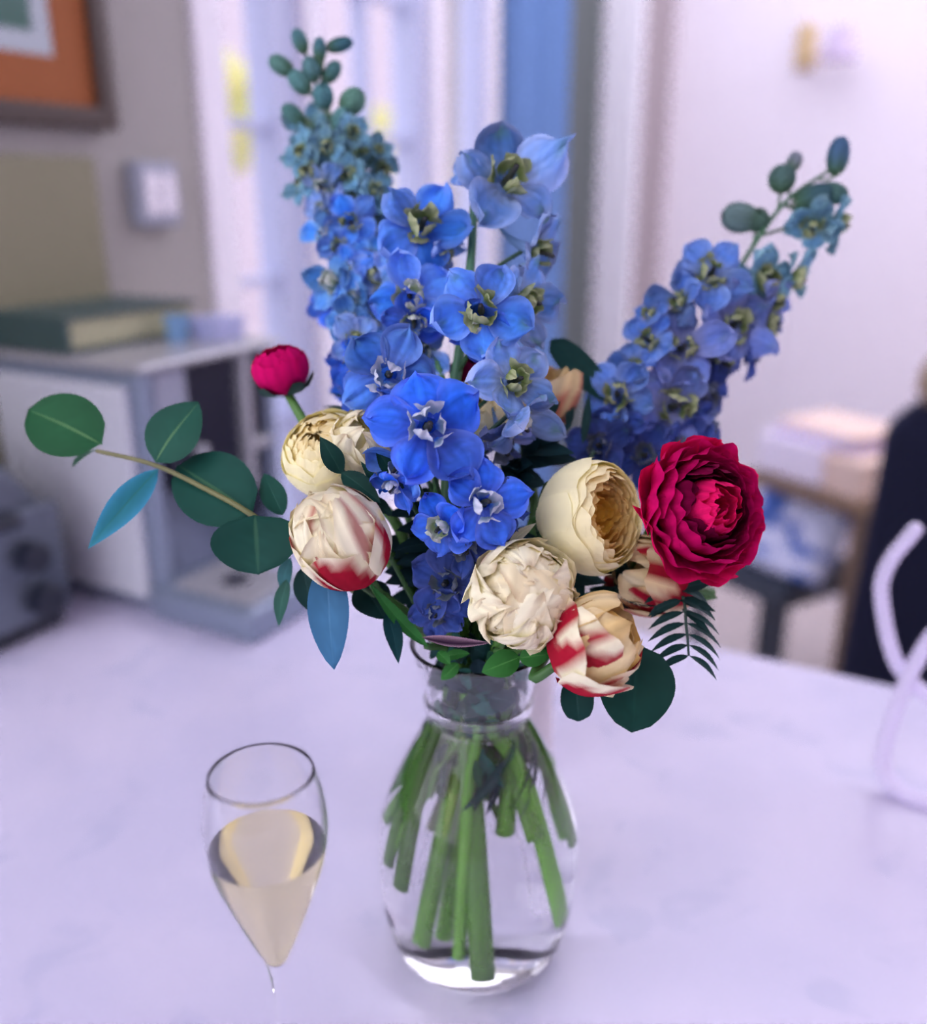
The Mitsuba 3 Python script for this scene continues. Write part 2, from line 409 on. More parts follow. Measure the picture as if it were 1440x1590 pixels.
# ------------------------------------------------------------------ toaster
paint('steel', lin(98, 106, 118), 0.3, metal=0.5)
paint('black_plastic', lin(24, 30, 44), 0.4)
ts = thing('toaster', 'steel toaster with two black knobs at the left end of the counter', 'toaster')
tb = 0.955
obj('body', hullbox([rm(a, b, z) for b in (tb + 0.03, 1.10) for a, z in [(0.53, 0.94), (0.70, 0.94), (0.705, 1.05), (0.665, 1.105), (0.57, 1.105), (0.525, 1.05)]], 0.02), 'steel', ts, smooth=40)
obj('base', hullbox([rm(a, b, z) for b in (tb + 0.02, 1.11) for a in (0.525, 0.715) for z in (0.908, 0.925)], 0.008), 'black_plastic', ts, smooth=40)
obj('end_panel', box(0.555, 0.725, tb - 0.002, tb + 0.012, 0.925, 1.07, 0.005), 'steel', ts, smooth=40)


def disc_on_end(a, z, r, depth, mat, name, par):
    m = trimesh.creation.cylinder(radius=r, height=depth, sections=28)
    m = trimesh.convex.convex_hull(np.vstack([m.vertices * [1, 1, 1], (m.vertices * [0.85, 0.85, 1.18])]))
    v = np.asarray(m.vertices)
    m.vertices = np.array([rm(a, tb - depth / 2, z)]) + v[:, :1] * U + v[:, 1:2] * np.array([0, 0, 1.0]) - v[:, 2:3] * V
    return obj(name, m, mat, par, smooth=30)


disc_on_end(0.672, 1.013, 0.0185, 0.022, 'black_plastic', 'knob', ts)
disc_on_end(0.682, 0.953, 0.0205, 0.022, 'black_plastic', 'knob', ts)
obj('lever', box(0.625, 0.665, tb - 0.018, tb + 0.012, 1.055, 1.072, 0.006), 'black_plastic', ts, smooth=30)
for a in (0.575, 0.63):
    obj('slot', box(a, a + 0.026, tb + 0.05, 1.08, 1.118, 1.1265, 0.003), 'black_plastic', ts)

# ------------------------------------------------------------------ table end of the room
paint('brown_wood', lin(104, 82, 60), 0.45)
paint('dark_stool', lin(38, 48, 62), 0.5)
ang = math.atan2(-0.85, -0.52)
tx, ty = np.array([math.cos(ang), math.sin(ang)]), np.array([-math.sin(ang), math.cos(ang)])   # along the near edge, away from it
TO = np.array([2.40, 0.44])


def tpt(x, y, z):
    q = TO + x * tx + y * ty
    return rm(q[0], q[1], z)


def tbox(x0, x1, y0, y1, z0, z1, r=0.004):
    return hullbox([tpt(x, y, z) for x in (x0 + r, x1 - r) for y in (y0 + r, y1 - r) for z in (z0 + r, z1 - r)], r)


dt = thing('dining_table', 'brown wooden dining table with papers in front of the white end wall', 'table')
obj('tabletop', tbox(0, 1.3, 0, 0.8, 0.71, 0.74), 'brown_wood', dt, smooth=30)
obj('apron', cat(tbox(0.05, 1.25, 0.20, 0.22, 0.63, 0.709), tbox(0.05, 1.25, 0.70, 0.72, 0.63, 0.709)), 'brown_wood', dt)
for x, y in [(0.34, 0.07), (1.2, 0.07), (0.08, 0.71), (1.2, 0.71)]:
    obj('leg', tbox(x - 0.035, x + 0.035, y - 0.035, y + 0.035, 0.0, 0.709), 'brown_wood', dt)
paint('pink_paper', lin(216, 196, 200), 0.8)
paint('white_paper', lin(225, 218, 232), 0.7)
paint('lilac_card', lin(196, 186, 222), 0.7)
paint('cream_card', lin(214, 190, 176), 0.7)
pw = thing('paper_pile', 'pile of pinkish papers on a white box on the dining table', 'papers')
for i in range(4):
    obj('magazine', tbox(0.02 + 0.01 * (i % 2), 0.27 - 0.012 * (i % 3), 0.06 + 0.008 * (i % 2), 0.26, 0.8405 + 0.0095 * i, 0.8495 + 0.0095 * i, 0.002), ['lilac_card', 'pink_paper', 'white_paper', 'cream_card'][i], pw)
wb = thing('white_box', 'white cardboard box under the pinkish papers on the table', 'box')
obj('carton', tbox(0.0, 0.2, 0.04, 0.28, 0.7405, 0.828), 'white_paper', wb)
obj('lid', tbox(-0.004, 0.204, 0.036, 0.284, 0.822, 0.84), 'white_paper', wb)
cb = thing('cream_box', 'cream box beside the white box at the table edge', 'box')
obj('carton', tbox(0.212, 0.32, 0.03, 0.2, 0.7405, 0.822), 'cream_card', cb)
obj('lid', tbox(0.209, 0.323, 0.027, 0.203, 0.816, 0.832), 'cream_card', cb)
st = thing('stool', 'dark stool tucked under the brown dining table', 'stool')
obj('seat', tbox(-0.14, 0.20, -0.04, 0.30, 0.42, 0.48, 0.012), 'dark_stool', st, smooth=30)
for x, y in [(-0.11, -0.01), (0.17, -0.01), (-0.11, 0.27), (0.17, 0.27)]:
    obj('leg', tbox(x - 0.016, x + 0.016, y - 0.016, y + 0.016, 0, 0.42), 'dark_stool', st)


def cushion_print(p, n, uv):
    c = noise(p.x * 26, p.y * 26, p.z * 26)
    return mix((0.62, 0.66, 0.85), (0.06, 0.14, 0.45), smoothstep(0.48, 0.6, c))


scene['cushion_cloth'] = {'type': 'twosided', 'b': {'type': 'principled', 'base_color': proc(cushion_print), 'roughness': 0.9}}
q, s = np.meshgrid(np.linspace(-1, 1, 22), np.linspace(-1, 1, 22))
puff = 0.055 * (1 - q ** 4) ** 0.5 * (1 - s ** 4) ** 0.5
Pc = []
for sg in (1, -1):
    x, yy, zz = 0.10 + 0.145 * q * (1 - 0.06 * s ** 2), 0.09 + 0.05 * s + sg * puff, 0.588 + 0.105 * s * (1 - 0.06 * q ** 2)
    Pc.append(np.array([[tpt(x[i, j], yy[i, j], zz[i, j]) for j in range(22)] for i in range(22)]))
cu = cat(grid(Pc[0])[0], grid(Pc[1][:, ::-1])[0])
solo('cushion', 'blue and white patterned cushion standing on the dark stool', 'cushion', cu, 'cushion_cloth', smooth=True)

# chair with a dark coat at the right edge
paint('navy_wool', lin(30, 33, 52), 0.9, spec=0.1)
paint('tan_fur', lin(150, 134, 116), 0.95, spec=0.05)
ch = thing('dining_chair', 'wooden dining chair carrying a dark navy coat beyond the counter', 'chair')
ka, kb = 1.93, -0.13
obj('seat', box(ka - 0.02, ka + 0.42, kb - 0.21, kb + 0.21, 0.43, 0.46, 0.01), 'brown_wood', ch)
for aa, bb2, z1 in [(ka + 0.0, kb - 0.19, 1.0), (ka + 0.0, kb + 0.19, 1.0), (ka + 0.38, kb - 0.19, 0.429), (ka + 0.38, kb + 0.19, 0.429)]:
    obj('leg', box(aa - 0.018, aa + 0.018, bb2 - 0.018, bb2 + 0.018, 0, z1, 0.004), 'brown_wood', ch)
obj('top_rail', box(ka - 0.012, ka + 0.012, kb - 0.2, kb + 0.2, 0.93, 1.0, 0.008), 'brown_wood', ch)
co = thing('coat', 'dark navy coat with tan collar hung over the chair back', 'coat')
rows, nn = 26, 56
zz = np.concatenate([np.linspace(0.40, 0.98, 16), np.linspace(1.0, 1.15, 9), [1.155]])
Pk = []
for z in zz:
    k = ss(0.98, 1.16, np.array(z))
    hw = 0.25 - 0.02 * ss(0.4, 1.0, np.array(z)) - 0.14 * k
    hd = 0.085 - 0.03 * k + 0.02 * (1 - ss(0.4, 0.9, np.array(z)))
    if z > 1.152:
        hw, hd = hw * 0.3, hd * 0.3
    th = np.arange(nn) / nn * 2 * np.pi
    e = 0.6
    x = np.sign(np.cos(th)) * np.abs(np.cos(th)) ** e
    y = np.sign(np.sin(th)) * np.abs(np.sin(th)) ** e
    fold = 1 + 0.05 * np.sin(5 * th + 2 * z) + 0.03 * np.sin(11 * th)
    Pk.append(np.stack([ka + hd * y * fold, kb + hw * x * (1 + 0.02 * np.sin(7 * th)), np.full(nn, z)], 1) @ ROOM.T)
m, _ = grid(np.array(Pk), None, close=True)
obj('cloth', m, 'navy_wool', co, smooth=True)
cc = [rm(ka - 0.03 + 0.06 * math.sin(t), kb + 0.155 * math.cos(t), 1.10 + 0.055 * math.sin(abs(t - 1.57) * -1 + 1.57)) for t in np.linspace(-0.4, 3.54, 12)]
m, _ = tube(cc, 0.034, 0.034, n=30, sides=12)
obj('collar', m, 'tan_fur', co, smooth=True)

# white cable looping up from the counter
paint('white_rubber', lin(222, 216, 238), 0.4)
cbl = [rm(0.83, -0.10, 0.905), rm(0.825, -0.05, 0.905), rm(0.828, -0.012, 0.908), rm(0.84, 0.004, 0.93), rm(0.85, -0.004, 1.00), rm(0.853, -0.022, 1.06), rm(0.856, -0.052, 1.10), rm(0.858, -0.075, 1.07),
       rm(0.86, -0.04, 0.995), rm(0.861, 0.002, 1.012), rm(0.862, 0.026, 1.075), rm(0.862, 0.026, 1.11), rm(0.862, 0.009, 1.147)]
m, _ = tube(cbl, 0.0075, 0.0065, n=70, sides=12)
m = cat(m, trimesh.creation.icosphere(subdivisions=2, radius=0.0066).apply_translation(cbl[-1]), trimesh.creation.icosphere(subdivisions=2, radius=0.0076).apply_translation(cbl[0]))
solo('cable', 'thick white cable looping up from the far right of the counter', 'cable', m, 'white_rubber', smooth=True)

# pale candle behind the vase
paint('wax', lin(206, 198, 200), 0.5)
ck = thing('candle', 'pale pillar candle half hidden behind the vase', 'candle')
cpos = rm(0.715, 0.318, 0.9)
obj('wax', lathe([(0.0001, 0), (0.030, 0), (0.031, 0.004), (0.031, 0.156), (0.028, 0.16), (0.0001, 0.157)], 40, cpos), 'wax', ck, smooth=40)
m, _ = tube([cpos + [0, 0, 0.156], cpos + [0, 0, 0.164], cpos + [0.002, 0, 0.172]], 0.001, n=5, sides=6)
obj('wick', m, 'black_plastic', ck)

# ------------------------------------------------------------------ vase with water
VDIST, VZ = 0.545, 0.9
VX, VY = (0.010 * RGT + VDIST * FLAT)[:2]


def silhouette(table, dist=None):
    dist = dist or VDIST
    out = []
    for y, hw in table:
        el = PITCH + math.atan((y - 795) / 1440)
        drop = dist * math.tan(el)
        depth = dist * math.cos(PITCH) + drop * math.sin(PITCH)
        out.append((hw / 1440 * depth, 0.527 - drop))
    return out


prof = [(r, z) for r, z in silhouette([(1000, 106), (1022, 97), (1060, 86), (1100, 77), (1112, 78), (1149, 100), (1190, 123), (1232, 142), (1290, 155), (1356, 152), (1398, 143), (1439, 127), (1478, 103)])]
prof = prof[::-1]
prof[0] = (0.046, 0.008)
prof_out = smooth_profile([(0.040, 0.0)] + prof, 70)
rim_r, rim_z = prof_out[-1]
zr = np.array([z for _, z in prof_out])
rr = np.array([r for r, _ in prof_out])


def wall(z):
    return float(np.interp(z, zr, rr))


TH = 0.0030
WATER = 0.192
FLOORZ = 0.0075
outer = [(0.0001, 0.002), (0.03, 0.002), (0.037, 0.0002)] + prof_out
lip = [(rim_r + 0.0006, rim_z + 0.0016), (rim_r - 0.001, rim_z + 0.0026), (rim_r - TH + 0.0004, rim_z + 0.0012)]
inner_up = [(wall(z) - TH, z) for z in np.linspace(rim_z, WATER, 24)]
vs = thing('vase', 'clear glass bulb vase with ringed neck holding the bouquet', 'vase')
obj('glass_body', lathe(outer + lip + inner_up, 96, (VX, VY, VZ)), 'clear_glass', vs, smooth=True)
rg = [(wall(0.207) + 0.0002 + 0.0026 * math.cos(t), 0.2065 + 0.004 * math.sin(t)) for t in np.linspace(-1.5, 1.5, 10)]
wt = thing('water', 'clear water filling the glass vase up to its neck', 'water')
side = [(0.0001, FLOORZ), (0.02, FLOORZ), (wall(FLOORZ) - 0.010, FLOORZ + 0.001), (wall(FLOORZ + 0.006) - TH - 0.002, FLOORZ + 0.006)] + [(wall(z) - TH, z) for z in np.linspace(FLOORZ + 0.010, WATER, 40)]
obj('side', lathe(side, 96, (VX, VY, VZ)), 'glass_to_water', wt, smooth=True)
obj('surface', lathe([(wall(WATER) - TH, WATER), (0.0001, WATER)], 96, (VX, VY, VZ)), 'water_top', wt)
m = lathe([(wall(0.207) + 0.0003, 0.2025)] + rg + [(wall(0.207) + 0.0003, 0.2105), (wall(0.207) + 0.0003, 0.2025)], 96, (VX, VY, VZ))
obj('neck_ring', m, 'clear_glass', vs, smooth=True)

# ------------------------------------------------------------------ champagne flute
FDIST = 0.385
FX, FY = (-0.0985 * RGT + FDIST * FLAT)[:2]
f_out = smooth_profile([(0.0033, 0.112), (0.0036, 0.126)] + [(r, z) for r, z in silhouette([(1200, 82), (1232, 91), (1268, 96), (1300, 95), (1340, 86), (1380, 70), (1420, 52), (1460, 33), (1490, 18)], FDIST)][::-1], 50)
frim = f_out[-1]
foot = [(0.0001, 0.0003), (0.031, 0.0003), (0.032, 0.001), (0.031, 0.002), (0.012, 0.005), (0.005, 0.010), (0.0034, 0.022), (0.0031, 0.09)]
fz, fr = np.array([z for _, z in f_out]), np.array([r for r, _ in f_out])


def fw(z):
    return float(np.interp(z, fz, fr)) - 0.0011


WINE = silhouette([(1312, 90)], FDIST)[0][1]
tipz = silhouette([(1486, 10)], FDIST)[0][1]
fl = thing('champagne_flute', 'clear tulip champagne flute half full of pale wine at the front of the counter', 'glass')
up_in = [(fw(z), z) for z in np.linspace(frim[1], WINE, 20)]
obj('glass_body', lathe(foot + f_out + [(frim[0] - 0.0005, frim[1] + 0.0007)] + up_in, 80, (FX, FY, VZ)), 'clear_glass', fl, smooth=True)
wn = thing('wine', 'pale golden sparkling wine in the champagne flute', 'wine')
sd = [(0.0001, tipz - 0.003), (fw(tipz) * 0.6, tipz - 0.0015)] + [(fw(z), z) for z in np.linspace(tipz + 0.001, WINE, 30)]
obj('side', lathe(sd, 80, (FX, FY, VZ)), 'glass_to_wine', wn, smooth=True)
obj('surface', lathe([(fw(WINE), WINE), (0.0001, WINE)], 80, (FX, FY, VZ)), 'wine_top', wn)

# ------------------------------------------------------------------ bouquet builders
GREEN_STEM, GREEN_DARK, GREEN_IN = lin(56, 98, 50), lin(30, 66, 48), lin(92, 146, 44)


def vpt(x, y, z):
    return np.array([VX, VY, VZ + z]) + x * RGT + y * FLAT


BOTTOMS = [(-0.052, -0.014, 0.088), (-0.050, 0.006, 0.105), (-0.030, -0.020, 0.036), (-0.022, 0.010, 0.100), (0.003, -0.032, 0.018), (-0.010, 0.014, 0.110), (0.045, -0.010, 0.042), (0.040, 0.020, 0.085),
           (0.020, 0.024, 0.120), (0.014, -0.006, 0.110), (-0.016, -0.004, 0.034), (0.050, 0.006, 0.088), (0.004, 0.042, 0.105), (-0.036, 0.010, 0.11), (0.032, -0.022, 0.115), (-0.010, -0.026, 0.032),
           (-0.044, -0.022, 0.078), (0.012, 0.03, 0.12), (-0.024, 0.02, 0.12), (0.03, 0.03, 0.125)]
_b = [0]


def in_vase(head, extra=(), bottom=None, spread=0.026):
    """The way of a stem from its head over the rim and through the neck down into the water."""
    i = _b[0]
    _b[0] += 1
    bx, by, bz_ = BOTTOMS[(i if bottom is None else bottom) % len(BOTTOMS)]
    last = np.array(extra[-1] if len(extra) else head)
    d = last - [VX, VY, last[2]]
    d = np.array([d @ RGT, d @ FLAT])
    d = d / (np.linalg.norm(d) + 1e-9) * min(spread, np.linalg.norm(d))
    a = i * 2.4
    nb = np.array([0.016 * math.cos(a) + bx * 0.30, 0.016 * math.sin(a) + by * 0.30])
    nl = np.linalg.norm(nb)
    nb *= min(1, 0.021 / nl)
    return [np.array(head)] + [np.array(e) for e in extra] + [vpt(d[0], d[1], rim_z + 0.003), vpt(nb[0], nb[1], 0.205), vpt(nb[0] * 0.55 + bx * 0.5, nb[1] * 0.55 + by * 0.5, 0.155), vpt(bx, by, bz_)]


def stem(parent, pts, r0, r1=None, c0=GREEN_STEM, c1=GREEN_IN, n=30):
    f_ = 0.38 + 0.85 * ((_b[0] * 0.618) % 1.0)
    m, c = tube(pts, r0, r1 or r0, n=n, sides=9, c0=c0, c1=np.asarray(c1) * f_)
    c = np.clip(c * (0.8 + 0.4 * meshkit.noise(np.asarray(m.vertices) * [90, 90, 30], _b[0]))[:, None], 0, 1)
    return obj('stem', m, 'stem_green', parent, smooth=True, color=c)


def frame(axis, roll=0.0):
    z = np.asarray(axis) / np.linalg.norm(axis)
    x = np.cross(UPV if abs(z @ UPV) < 0.95 else RGT, z)
    x /= np.linalg.norm(x)
    y = np.cross(z, x)
    c, s = math.cos(roll), math.sin(roll)
    return np.stack([c * x + s * y, -s * x + c * y, z], 1)


def tilt(M, rg_, amount):
    v = rg_.normal(0, max(amount, 1e-6), 3)
    return M @ trimesh.transformations.rotation_matrix(np.linalg.norm(v) + 1e-9, v / (np.linalg.norm(v) + 1e-9))[:3, :3]


def cup_petal(C, M, az, R, ph0, ph1, hw, zs, opn, curl, ruf, rg_, colfn, nt=11, ns=11, notch=0.2, point=2.2):
    t, s = np.meshgrid(np.linspace(0, 1, nt), np.linspace(-1, 1, ns), indexing='ij')
    k = rg_.uniform(0, 6.28, 4)
    phi = ph0 + (ph1 - ph0) * t * (1 - notch * np.abs(s) ** point) * (1 + 0.03 * np.sin(7 * s + k[3]) * t)
    al = az + s * hw * (0.42 + 0.58 * np.sin(np.clip(t * 1.25, 0, 1) * np.pi / 2))
    rip = np.sin(3.2 * s + k[0]) * 0.6 + np.sin(6.5 * s + k[1] + 2 * t) * 0.4
    r = R * (1 + opn * t ** 2.6 + ruf * rip * t ** 1.5 + curl * np.abs(s) ** 3 * t - 0.02 * np.sin(14 * s + k[2]) * ruf * 4 * t)
    loc = np.stack([r * np.sin(phi) * np.cos(al), r * np.sin(phi) * np.sin(al), -zs * r * np.cos(phi)], -1)
    P = np.asarray(C) + loc @ M.T
    return grid(P, colfn(t, s, rg_))


def leaf_mesh(pb, pt, width, nrm, bend=0.08, fold=0.15, shape='oval', c_in=None, c_mid=None, c_edge=None, nt=12, seed=0, curl=0.0):
    pb, pt = np.asarray(pb), np.asarray(pt)
    x = pt - pb
    L = np.linalg.norm(x)
    x = x / L
    n = np.asarray(nrm, float)
    n = n - (n @ x) * x
    n /= np.linalg.norm(n)
    y = np.cross(n, x)
    sv = np.array([-1, -0.8, -0.55, -0.3, -0.07, -0.025, 0.025, 0.07, 0.3, 0.55, 0.8, 1])
    t, s = np.meshgrid(np.linspace(0, 1, nt), sv, indexing='ij')
    if shape == 'round':
        w = np.sin(np.pi * np.clip(t, 0, 1) ** 0.88) ** 0.55
    elif shape == 'lance':
        w = np.sin(np.pi * t ** 0.8) ** 0.95
    elif shape == 'blunt':
        w = np.clip(np.sin(np.pi * np.clip(t * 0.9 + 0.02, 0, 1) ** 1.05), 0, 1) ** 0.6 * np.clip((1 - t) / 0.06, 0.05, 1) ** 0.5
    else:
        w = np.sin(np.pi * t ** 0.85) ** 0.75
    rg_ = np.random.default_rng(seed)
    k = rg_.uniform(0, 6, 3)
    h = bend * L * (np.sin(np.pi * t) - curl * t ** 2) + fold * np.abs(s) * width / 2 * w + 0.02 * width * np.sin(5 * t + k[0] + 2 * s)
    P = pb + x * (L * t)[..., None] + y * (s * width / 2 * w)[..., None] + n * h[..., None]
    ci = lin(28, 88, 70) if c_in is None else np.asarray(c_in)
    cm_ = ci * 1.7 + 0.02 if c_mid is None else np.asarray(c_mid)
    ce = ci * 0.85 if c_edge is None else np.asarray(c_edge)
    C = mx(ci, ce, np.abs(s) ** 2 * 0.8)
    vein = np.clip(1 - np.abs(np.abs(s) * 2.2 - ((t * 7) % 1.0)) * 4, 0, 1) * 0.12
    C = C * (1 + vein[..., None])
    C = mx(C, np.broadcast_to(cm_, C.shape), (np.abs(s) < 0.06) * 0.6 * (1 - t * 0.7))
    C = C * (0.92 + 0.16 * meshkit.noise(P * 140, seed)[..., None])
    return grid(P, C)


def leaf(parent, pb, pt, width, nrm, name='leaf', mat='leaf_waxy', label=None, **kw):
    m, c = leaf_mesh(pb, pt, width, nrm, **kw)
    return obj(name, m, mat, parent, smooth=True, color=c, label=label)


# ------------------------------------------------------------------ delphinium
BLUES = {
    'deep': (lin(20, 66, 180), lin(38, 106, 226), lin(118, 140, 222)),
    'blue': (lin(42, 102, 215), lin(64, 138, 238), lin(150, 178, 232)),
    'sky': (lin(112, 164, 205), lin(64, 136, 222), lin(150, 194, 228)),
    'pale': (lin(132, 162, 206), lin(92, 146, 220), lin(188, 202, 230)),
    'peri': (lin(118, 142, 196), lin(80, 126, 208), lin(144, 172, 214)),
    'violet': (lin(132, 140, 186), lin(100, 126, 196), lin(154, 164, 200)),
    'teal': (lin(112, 160, 168), lin(98, 150, 182), lin(150, 190, 188)),
    'shade_dark': (lin(52, 70, 132), lin(50, 76, 146), lin(92, 104, 160)),  # darker blue, shade inside the bouquet put into the colour
}
TIPGREEN = lin(92, 138, 70)


def sepal(C, M, az, L, W, cup, rec, ruf, rg_, pal, green, nt=14, ns=13):
    t, s = np.meshgrid(np.linspace(0, 1, nt), np.linspace(-1, 1, ns), indexing='ij')
    w = (t + 0.05) ** 0.75 * np.clip(1 - t ** 2.6, 0, 1) ** 0.75
    w = w / w.max()
    k = rg_.uniform(0, 6.28, 4)
    rad = L * (0.10 + 0.90 * t) * (1 + 0.06 * np.sin(5 * s + k[2]) * t + 0.03 * np.sin(12 * s + k[0]) * t)
    z = L * (cup * t - rec * t ** 2.5) + L * ruf * np.sin(3.4 * s + k[0]) * t ** 1.5 * np.abs(s) ** 0.5 + L * rg_.uniform(-0.12, 0.26) * (s ** 2) * np.sin(np.pi * t) + L * 0.045 * np.sin(9 * s + k[1]) * t + L * 0.05 * np.sin(6 * t + 3 * s + k[2]) * t + L * 0.05 * np.sin(13 * s + 5 * t + k[3]) * t * np.abs(s)
    y = s * W / 2 * w
    ca, sa = math.cos(az), math.sin(az)
    loc = np.stack([rad * ca - y * sa, rad * sa + y * ca, z], -1)
    P = np.asarray(C) + loc @ M.T
    base, mid, edge = pal
    n = meshkit.noise(P * 180, 3)
    C_ = mx(base, mid, np.clip(ss(0.15, 0.6, t) * (0.45 + 0.9 * n), 0, 1))
    C_ = mx(C_, np.broadcast_to(edge, C_.shape), np.clip((np.abs(s) ** 3 * 0.55 + ss(0.85, 1.0, t) * 0.45) * (0.5 + n), 0, 1) * 0.8)
    streak = 0.5 + 0.5 * np.sin(s * 16 + k[3] + 2 * n)
    C_ = C_ * (0.84 + 0.22 * streak[..., None]) * (0.78 + 0.44 * meshkit.noise(P * 420, 8)[..., None])
    if green > 0:
        C_ = mx(C_, np.broadcast_to(TIPGREEN, C_.shape), green * ss(0.70, 0.84, t) * (1 - ss(0.90, 1.0, t)) * np.clip(1 - np.abs(s) * 2.6, 0, 1) ** 0.5)
    return grid(P, C_)


def floret(parent, C, axis, dia, pal='blue', openness=0.35, green=0.3, seed=0, node=None, eye='cream'):
    rg_ = np.random.default_rng(seed)
    k = key(parent + '__floret')
    roll = rg_.uniform(0, 6.28)
    M = frame(axis, roll)
    L = dia / 2 * 1.06
    C = np.asarray(C) - M[:, 2] * L * openness * 0.5
    p = BLUES[pal]
    for i in range(5):
        az = i * 2 * np.pi / 5 + rg_.normal(0, 0.09)
        f_ = rg_.uniform(0.6, 1.35)
        q_ = rg_.uniform(0, 0.5)
        pp = [p[0] * f_ * (1 - q_) + p[2] * q_, p[1] * f_ * (1 - q_ * 0.5) + p[2] * q_ * 0.5, p[2] * f_]
        m, c = sepal(C + M[:, 2] * (0.0012 * (i % 2)), M, az, L * rg_.uniform(0.88, 1.10), L * rg_.uniform(0.80, 1.02), openness * rg_.uniform(0.3, 1.7), rg_.uniform(-0.15, 0.5), rg_.uniform(0.13, 0.30), rg_, pp, green)
        obj('sepal', m, 'petal_soft', k, smooth=True, color=c)
    ec = {'cream': (lin(222, 226, 220), lin(150, 176, 120)), 'olive': (lin(196, 204, 156), lin(118, 142, 74)), 'white': (lin(226, 230, 240), lin(140, 168, 190)), 'shade_dark': (lin(120, 130, 150), lin(90, 105, 110))}[eye]  # the last eye pair is greyed for shade inside the bouquet

    def ecol(t, s, r_):
        return mx(mx(p[1], ec[1], ss(0.0, 0.3, t)), ec[0], np.clip(ss(0.3, 0.9, t) * (0.55 + 0.45 * np.sin(9 * s + 4 * t) ** 2), 0, 1)) * (0.82 + 0.2 * np.abs(s)[..., None])
    parts, cols = [], []
    for i in range(6):
        closed_ = i % 2 == 0
        m, c = cup_petal(C + M[:, 2] * L * (0.26 + 0.2 * openness), tilt(M, rg_, 0.22), i * 1.047 + rg_.uniform(-0.3, 0.3), L * (rg_.uniform(0.24, 0.30) if closed_ else rg_.uniform(0.29, 0.37)), 0.5, rg_.uniform(2.25, 2.7) if closed_ else rg_.uniform(1.6, 2.0), rg_.uniform(0.5, 0.8), rg_.uniform(0.8, 1.1), rg_.uniform(-0.1, 0.1) if closed_ else rg_.uniform(0.05, 0.3), 0.1, 0.20, rg_, ecol, nt=10, ns=9)
        if dia > 0.042:
            obj('eye_petal', m, 'petal_soft', k, smooth=True, color=c)
        parts.append(m)
        cols.append(c)
    if dia <= 0.042:
        obj('eye', cat(*parts), 'petal_soft', k, smooth=True, color=np.vstack(cols))
    m, c = tube([C + M[:, 2] * L * 0.06, C + M[:, 2] * L * 0.30 + M[:, 0] * L * 0.03, C + M[:, 2] * L * (0.50 + 0.25 * openness)], L * 0.09, L * 0.05, n=5, sides=6, c0=lin(70, 80, 50), c1=lin(34, 34, 44))
    obj('stamens', m, 'stem_green', k, smooth=True, color=c)
    sp = [C + M[:, 2] * L * 0.05, C - M[:, 2] * L * 0.45 + UPV * L * 0.08, C - M[:, 2] * L * 0.85 + UPV * L * 0.30]
    m, c = tube(sp, L * 0.17, L * 0.03, n=8, sides=8, c0=p[0], c1=lin(90, 130, 150))
    obj('spur', m, 'petal_soft', k, smooth=True, color=c)
    if node is not None:
        b = C - M[:, 2] * L * 0.12
        n_ = np.asarray(node)
        md = (b + n_) / 2 - M[:, 2] * L * 0.25 + np.array([0, 0, -0.003])
        m, c = tube([n_, md, b], 0.0011, 0.0015, n=9, sides=6, c0=GREEN_STEM, c1=GREEN_DARK)
        obj('pedicel', m, 'stem_green', k, smooth=True, color=c)
    return k


def bud(parent, C, axis, length, width, node=None, c=None, seed=0):
    rg_ = np.random.default_rng(seed)
    k = key(parent + '__bud')
    M = frame(axis, rg_.uniform(0, 6))
    c = lin(96, 128, 122) if c is None else c

    def bc(t, s, r_):
        return mx(lin(86, 122, 84), c, ss(0.1, 0.7, t)) * (0.85 + 0.25 * np.abs(s)[..., None] ** 2)
    for i in range(5):
        m, cc_ = cup_petal(C, M, i * 1.257, width / 2, 0.1, 3.0, 0.8, length / width, 0.0, 0.04, 0.03, rg_, bc, nt=9, ns=7)
        obj('sepal', m, 'petal_soft', k, smooth=True, color=cc_)
    if node is not None:
        b = np.asarray(C) - M[:, 2] * length * 0.48
        m, cc_ = tube([np.asarray(node), (np.asarray(node) + b) / 2 - M[:, 2] * 0.002, b], 0.0009, 0.0012, n=7, sides=6, c0=GREEN_STEM, c1=lin(90, 130, 100))
        obj('pedicel', m, 'stem_green', k, smooth=True, color=cc_)


def near_node(path, C, drop=0.018):
    i = int(np.argmin(np.linalg.norm(path - np.asarray(C), axis=1)))
    L = np.linalg.norm(np.diff(path, axis=0), axis=1).mean()
    return path[min(len(path) - 1, i + int(drop / max(L, 1e-6)))]


def spike(label, waypoints, r_top, r_bot, bottom):
    k = thing('delphinium', label, 'flower', )
    w = [pix(*q) for q in waypoints]
    full = in_vase(w[0], w[1:], bottom)
    stem(k, full, r_top, r_bot, c0=lin(74, 122, 92), c1=GREEN_IN, n=60)
    return k, catmull(full, 200)


